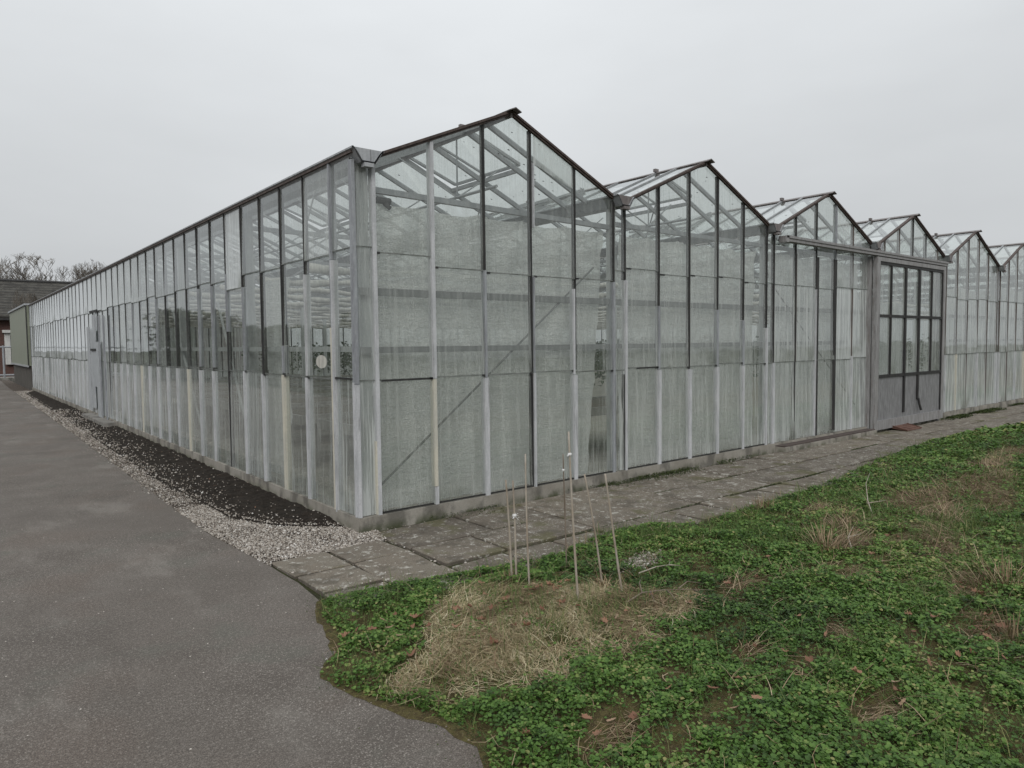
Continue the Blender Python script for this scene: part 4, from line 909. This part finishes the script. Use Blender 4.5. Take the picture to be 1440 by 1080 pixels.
for x, y in [(-.55, -2.28), (-.6, -2.3), (-.5, -2.32), (-.58, -2.5), (-.72, -2.52), (-.35, -2.62), (-.22, -2.62), (-.16, -2.6), (-.1, -2.62), (-.06, -2.58), (.0, -2.55), (-.03, -2.6), (.05, -2.42), (-.2, -2.0), (.02, -2.3), (.02, -2.95), (.06, -2.93), (.1, -2.98), (.16, -2.9), (-.02, -2.92), (-.3, -2.2), (.2, -2.88)] + [(-.35 + random.gauss(0, .3), -2.5 + random.gauss(0, .2)) for _ in range(16)]: leaf(x + random.uniform(-.02, .02), y + random.uniform(-.02, .02), random.uniform(.022, .045), *lab)
lab = ('reddish brown leaf fallen at the ragged corner of the weeds beside the asphalt', 'fallen leaves at the corner of the weeds')
for x, y in [(-1.06, -2.02), (-1.0, -2.1), (-.93, -2.16), (-.9, -2.06), (-.82, -2.02), (-.86, -2.28), (-.95, -2.3), (-1.14, -2.05), (-.8, -2.35), (-.78, -2.2)]: leaf(x, y, random.uniform(.025, .045), *lab)
lab = ('dead leaf heaped in the hollow at the foot of the tallest cane', 'dead leaves at the foot of the tallest cane')
for i in range(12): leaf(.08 + random.gauss(0, .07), -2.34 + random.gauss(0, .04), random.uniform(.022, .04), *lab)
lab = ('brown leaf lying among the green weeds', 'fallen leaves scattered over the weeds')
for x, y in [(-.78, -3.52), (-.8, -3.6), (-.7, -3.58), (-1.02, -3.42), (-.62, -3.64), (.05, -4.15), (.02, -4.02), (.4, -4.25), (.46, -4.22), (.32, -4.3), (.2, -3.9), (1.0, -3.0), (.55, -3.3), (.95, -4.3), (.75, -4.25), (1.35, -4.05), (1.28, -3.95), (1.7, -3.6), (2.3, -3.3), (.85, -3.55), (-.05, -3.75), (.62, -4.1), (1.1, -4.45), (-.3, -3.9), (-.35, -3.6)] + [(random.uniform(-.3, 3.2), random.uniform(-4.4, -2.8)) for _ in range(34)]: leaf(x, y, random.uniform(.022, .04), *lab)
lab = ('rust brown leaf fallen on a bare patch strewn with twigs', 'fallen leaves on the bare twiggy patches')
for x, y in [(2.12, -3.95), (2.2, -3.9), (1.5, -4.22), (1.56, -4.2), (1.62, -4.24), (1.44, -4.26), (1.7, -4.2), (1.58, -4.3), (1.36, -4.3), (2.0, -4.05), (2.9, -3.15), (3.0, -3.2), (2.75, -3.12)]: leaf(x, y, random.uniform(.03, .05), *lab)
lab = ('dead leaf lying on the black soil along the glass wall', 'fallen leaves on the black soil')
for i in range(14): y = random.uniform(.5, 7); leaf(random.uniform(-.5, -.1), y, random.uniform(.015, .028), *lab, z=.05)
# dry forked branches
def twig(name, label, cat, base, spec, mat, r0, group=None):
    mb = MB()
    for pts in spec: mb.tube([Vector(base) + Vector(p) for p in pts], [r0 * (1 - .75 * i / (len(pts) - 1)) for i in range(len(pts))], 6)
    o = mb.build(name, mat, None, True); o['label'] = label; o['category'] = cat
    if group: o['group'] = group
    return o
z = lh(.55, -2.80) + .02
twig('dry_branch', 'forked thin dry branch lying at the edge of the straw mound', 'branch', (.55, -2.80, z), [[(-.25, .02, .01), (-.1, .03, .03), (.05, -.03, .03), (.2, -.12, .02), (.30, -.2, .015)], [(-.1, .03, .03), (-.02, .12, .05), (.10, .2, .04)], [(.05, -.03, .03), (.0, -.12, .03), (-.05, -.2, .01)], [(.12, -.07, .03), (.22, -.06, .05), (.34, -.1, .02)], [(.2, -.12, .02), (.18, -.22, .02)], [(-.05, .01, .03), (-.14, -.1, .02)]], 'cane_dark', .0045)
z = lh(.95, -2.55) + .03
twig('dry_branch', 'thin bleached stick with a split end lying on the weeds beyond the straw', 'branch', (.86, -2.55, z), [[(-.16, .02, .03), (0, .01, .04), (.1, -.02, .04), (.16, .02, .05)], [(.1, -.02, .04), (.17, -.06, .03)]], 'cane', .0045)
z = lh(2.25, -3.05) + .02
twig('dry_branch', 'bent grey twig sticking up by the brown withered clump', 'branch', (2.42, -3.06, z), [[(-.1, -.1, .0), (.0, -.03, .04), (.08, .02, .05), (.16, .02, .12)], [(.08, .02, .05), (.18, -.03, .07)]], 'cane', .007)
z = lh(3.7, -2.55)
twig('dry_branch', 'long arching straw coloured stalk over the far brown patch', 'branch', (3.75, -2.62, z), [[(-.1, -.1, .0), (.02, .0, .10), (.2, .1, .22), (.32, .12, .30)], [(.0, 0, .08), (.15, -.1, .1)]], 'cane', .006)
# dead stalk clumps
def clump(label, x, y, n, hgt, spread, mat='brown_straw', thick=(.004, .007), lean=.9):
    A = rng.uniform(0, 6.28, n); r = np.abs(rng.normal(0, spread, n)); X = x + r * np.cos(A); Y = y + r * np.sin(A)
    o = blades('withered_plant', X, Y, np.full(n, lh(x, y)), A, hgt * rng.uniform(.5, 1.1, n), rng.normal(lean, .3, n), rng.uniform(*thick, n), np.clip(rng.normal(.45, .25, n), 0, 1), mat, .4)
    o['label'] = label; o['category'] = 'dead plant'; return o
clump('reddish brown withered clump in the middle of the green weeds', 2.30, -2.98, 170, .20, .10)
clump('few upright brown dead stalks beside the bare leafy patch near the right edge', 1.50, -4.36, 26, .22, .03, 'brown_straw', (.005, .010), 1.2)
clump('matted brown dead clump behind the grey twiggy patch', 2.35, -4.1, 140, .20, .12)
clump('small dry brown tuft at the foot of the leaning canes', .46, -2.45, 40, .09, .02)
clump('little tuft of withered stems at the foot of the knotted cane', .02, -2.04, 46, .12, .045)
clump('low brown withered clump near the edge of the paved path', 3.25, -1.88, 90, .16, .07)
clump('spreading straw coloured clump in front of the far brown patch', 3.35, -2.62, 110, .15, .10, 'brown_straw', (.003, .006), .35)

# ================================================================== BACKGROUND
# green clad annexe
AN = thing('clad_annexe', 'low annexe with olive green cladding at the far end of the greenhouse', 'building', None, (0, 27, 0))
AN.location = (0, 0, 0)
mb = MB(); mb.box(-.10, 6, 27.02, 35.0, .95, 3.26); part(mb, 'cladding', 'green_panel', AN)
mb = MB(); mb.box(-.04, 6, 27.02, 34.96, -.15, .947); part(mb, 'lower_wall', 'dark_wall', AN)
mb = MB(); mb.box(-.16, 6.05, 27.0, 35.06, 3.262, 3.33); mb.box(-.15, -.102, 27.0, 35.03, .90, .96); mb.box(-.13, -.102, 27.0, 27.08, .96, 3.26, 1); part(mb, 'trim', ['zinc', 'dark_bar'], AN)
# brick house
HS = thing('brick_house', 'dark brick house with a weathered tiled roof behind the annexe', 'house', None, (0, 0, 0))
mb = MB(); mb.box(-1.6, 18, 50, 58, -.3, 3.75); part(mb, 'wall', 'brick', HS)
mb = MB()
for (ya, yb) in ((49.5, 54.0), (58.5, 54.0)): mb.hexa([(-2.2, ya, 3.50), (18.6, ya, 3.50), (18.6, yb, 6.05), (-2.2, yb, 6.05), (-2.2, ya, 3.72), (18.6, ya, 3.72), (18.6, yb, 6.27), (-2.2, yb, 6.27)])
part(mb, 'roof', 'roof_tile', HS)
mb = MB(); mb.tube([(-2.2, 54, 6.27), (18.6, 54, 6.27)], .11, 8); mb.box(-2.2, 18.6, 49.38, 49.49, 3.42, 3.55); part(mb, 'gutter_trim', 'dark_bar', HS)
mb = MB(); mb.box(.55, 3.4, 49.75, 49.95, .6, 2.6, 0); mb.box(.45, 3.5, 49.55, 49.99, 2.62, 2.80, 0); WN = part(mb, 'window', 'wood_trim', HS)
mb = MB()
for a in (.85, 2.1): mb.face([(a, 49.74, .7), (a + 1.1, 49.74, .7), (a + 1.1, 49.74, 2.45), (a, 49.74, 2.45)], 0, [(0, 0), (1, 0), (1, 1), (0, 1)], dirt=.1, wash=0)
part(mb, 'pane', 'window_pane', WN)
# pale kerb and yard beyond the road
mb = MB(); mb.box(-8, 8, 39.2, 44, -.2, .01); mb.build('pavement', 'plain_concrete', None, kind='structure')
mb = MB(); mb.box(-8, 8, 39.0, 39.2, -.2, .12); mb.build('kerb', 'plain_concrete', None, kind='structure')
# railing gate
GT = thing('railing_gate', 'grey tubular railing closing the yard in front of the brick house', 'railing', None, (0, 0, 0))
mb = MB(); mb.tube([(-6, 40.3, 1.70), (4, 40.3, 1.70)], .045, 8); mb.tube([(-6, 40.3, .22), (4, 40.3, .22)], .045, 8); part(mb, 'rail', 'grey_bar', GT)
for x in np.arange(-5.9, 4, 1.9): mb = MB(); mb.tube([(x + .1, 40.3, -.1), (x + .1, 40.3, 1.78)], .05, 8); part(mb, 'post', 'grey_bar', GT)
mb = MB(); mb.box(-6, 4, 41.2, 41.9, -.1, .85); o = part(mb, 'dark_hedge', 'inside_floor', GT) if False else None
# trees
def tree(name, label, x, y, h, spread, seed, trunk_r=.22, fork=.28, maxd=7, rad=3.):
    rr = random.Random(seed); e = thing(name, label, 'tree', 'bare winter trees beyond the greenhouse', (0, 0, 0)); tk = MB(); cr = MB()
    def grow(p, d, L, r, depth):
        n = 4; pts = [p]; q = p.copy(); dd = d.copy()
        for i in range(n):
            dd = (dd + Vector((rr.uniform(-.22, .22), rr.uniform(-.22, .22), rr.uniform(-.08, .16)))).normalized(); q = q + dd * (L / n); pts.append(q.copy())
        rad = [r * (1 - .4 * i / n) for i in range(n + 1)]
        (tk if depth == 0 else cr).tube(pts, rad, 7 if depth < 2 else 4, cap=depth == maxd)
        if depth >= maxd: return
        for i in range(rr.choice((2, 3, 3)) if depth else 6):
            t = rr.uniform(.45, 1.0) if i else 1.0; k = min(n, int(t * n)); s = pts[k]
            az = rr.uniform(0, 6.28); out = Vector((math.cos(az), math.sin(az), rr.uniform(.0, .75))).normalized()
            nd = (dd * (.75 if i else 1.1) + out * spread * (.8 if depth else 1.1)).normalized()
            grow(s, nd, L * rr.uniform(.58, .82), max(.009, rad[k] * rr.uniform(.5, .72)), depth + 1)
    grow(Vector((x, y, -.2)), Vector((rr.uniform(-.06, .06), 0, 1)), h * fork, trunk_r, 0)
    zs = sorted(v[2] for v in cr.v); mz = zs[int(len(zs) * .975)]; k_ = h / mz
    rs = sorted(math.hypot(v[0] - x, v[1] - y) for v in cr.v); kh = rad / rs[int(len(rs) * .96)]
    def shp(v):
        a, b_, c_ = (v[0] - x) * kh, (v[1] - y) * kh, (v[2] + .2) * k_
        zc_ = h * .60; rr_ = math.sqrt((a * a + b_ * b_) / rad ** 2 + (max(0, c_ - zc_) / (h + .2 - zc_)) ** 2)
        f_k = (1 + (rr_ - 1) * .22) / rr_ if rr_ > 1 else 1
        return (x + a * f_k, y + b_ * f_k, -.2 + (zc_ + (c_ - zc_) * f_k if c_ > zc_ else c_))
    for q_ in (cr,): q_.v = [shp(v) for v in q_.v]
    for q_ in (tk,): q_.v = [(x + (a - x) * kh, y + (b_ - y) * kh, -.2 + (c_ + .2) * k_) for a, b_, c_ in q_.v]
    part(tk, 'trunk', 'bark', e); part(cr, 'crown', 'bark', e); return e
tree('bare_tree', 'bare wide crowned tree rising behind the ridge of the brick house', 3.3, 61, 9.0, .95, 3, .15, rad=4.2)
tree('bare_tree', 'bare tree with a rounded twiggy crown just above the end of the greenhouse roof', 6.6, 62, 9.0, .95, 21, .13, rad=3.2)
tree('bare_tree', 'bare tree at the very edge of the photo behind the brick house', .2, 62, 7.9, 1.0, 8, .13, rad=3.0)
tree('bare_tree', 'small bare tree standing in front of the brick house roof', 1.6, 46.5, 5.2, .8, 5, .07, rad=1.3)
# hedge beyond the road (seen only mirrored in the glass) and more trees there
xh, yh = np.linspace(-7.0, -34, 60), np.linspace(35, 2, 60)
HX, HY, HZ = [], [], []
for a, c in zip(xh, yh):
    top = 1.9 + 1.9 * float(vnoise(a, c, .35, 7)); m_ = 700; HX.append(rng.normal(a, .6, m_)); HY.append(rng.normal(c, .6, m_)); HZ.append(rng.uniform(0, top, m_))
HX, HY, HZ = map(np.concatenate, (HX, HY, HZ)); n = len(HX)
o = leaf_cloud('hedge', HX, HY, HZ, rng.uniform(.15, .4, n), rng.random(n), 1.2, 'hedge_leaf'); o['label'] = 'dark ragged hedge across the road, mirrored in the long glass wall'; o['category'] = 'hedge'

# ================================================================== LIGHT
w = bpy.data.worlds.new('World'); S.world = w; w.use_nodes = True; t = w.node_tree; t.nodes.clear()
SUN_AZ, SUN_EL = R(-138), R(36)     # azimuth from +Y toward +X
out = t.nodes.new('ShaderNodeOutputWorld'); bg = t.nodes.new('ShaderNodeBackground'); t.links.new(bg.outputs[0], out.inputs[0]); bg.inputs[1].default_value = .1
sky = t.nodes.new('ShaderNodeTexSky'); sky.sky_type = 'NISHITA'; sky.sun_disc = False; sky.sun_elevation = SUN_EL; sky.sun_rotation = SUN_AZ; sky.air_density = 1.5; sky.dust_density = 6; sky.ozone_density = 1
hs = t.nodes.new('ShaderNodeHueSaturation'); hs.inputs['Saturation'].default_value = .25; t.links.new(sky.outputs[0], hs.inputs['Color'])
tc = t.nodes.new('ShaderNodeTexCoord')
def wm(op, a, b=None, c_=None):
    o = t.nodes.new('ShaderNodeMath'); o.operation = op
    for k_, v_ in enumerate((a, b, c_)):
        if v_ is None: continue
        if hasattr(v_, 'is_output'): t.links.new(v_, o.inputs[k_])
        else: o.inputs[k_].default_value = v_
    return o.outputs[0]
sx = t.nodes.new('ShaderNodeSeparateXYZ'); t.links.new(tc.outputs['Generated'], sx.inputs[0])
sn = wm('MAXIMUM', sx.outputs[2], 0.0)
lum = wm('ADD', wm('MULTIPLY_ADD', sn, 2.6, 5.2), wm('MULTIPLY', wm('MULTIPLY', sn, sn), 5.0))     # overcast sky: brighter overhead
dot = t.nodes.new('ShaderNodeVectorMath'); dot.operation = 'DOT_PRODUCT'; t.links.new(tc.outputs['Generated'], dot.inputs[0])
GA, GE_ = R(38), R(24); dot.inputs[1].default_value = (math.sin(GA) * math.cos(GE_), math.cos(GA) * math.cos(GE_), math.sin(GE_))
glow = wm('MULTIPLY_ADD', wm('MULTIPLY', dot.outputs['Value'], dot.outputs['Value']), .24, .81)
nz = t.nodes.new('ShaderNodeTexNoise'); nz.inputs['Scale'].default_value = 1.8; nz.inputs['Detail'].default_value = 5; mp = t.nodes.new('ShaderNodeMapping'); mp.inputs['Scale'].default_value = (1, 1, 3.0); t.links.new(tc.outputs['Generated'], mp.inputs['Vector']); t.links.new(mp.outputs[0], nz.inputs['Vector'])
cloud = wm('MULTIPLY_ADD', nz.outputs['Fac'], .34, .83)
lum = wm('MULTIPLY', wm('MULTIPLY', lum, glow), cloud)
cc = t.nodes.new('ShaderNodeCombineXYZ')
for k_, f_k in enumerate((.965, 1.0, 1.03)): t.links.new(wm('MULTIPLY', lum, f_k), cc.inputs[k_])
fin = t.nodes.new('ShaderNodeMix'); fin.data_type = 'RGBA'; fin.inputs[0].default_value = .92; t.links.new(hs.outputs[0], fin.inputs[6]); t.links.new(cc.outputs[0], fin.inputs[7]); t.links.new(fin.outputs[2], bg.inputs[0])
sl = bpy.data.lights.new('sun', 'SUN'); sl.energy = 1.5; sl.angle = R(40); sl.color = (1, .97, .93); so = bpy.data.objects.new('sun', sl); COL.objects.link(so)
sd_ = Vector((math.sin(SUN_AZ) * math.cos(SUN_EL), math.cos(SUN_AZ) * math.cos(SUN_EL), math.sin(SUN_EL))); so.rotation_euler = sd_.to_track_quat('Z', 'Y').to_euler()
S.view_settings.view_transform = 'Standard'; S.view_settings.look = 'None'; S.view_settings.exposure = .2; S.view_settings.gamma = 1
S.render.engine = 'CYCLES'; c = S.cycles; c.max_bounces = 10; c.diffuse_bounces = 4; c.glossy_bounces = 4; c.transmission_bounces = 6; c.transparent_max_bounces = 40; c.caustics_reflective = False; c.caustics_refractive = False
c.use_denoising = True; c.denoiser = 'OPENIMAGEDENOISE'; c.sample_clamp_indirect = 6
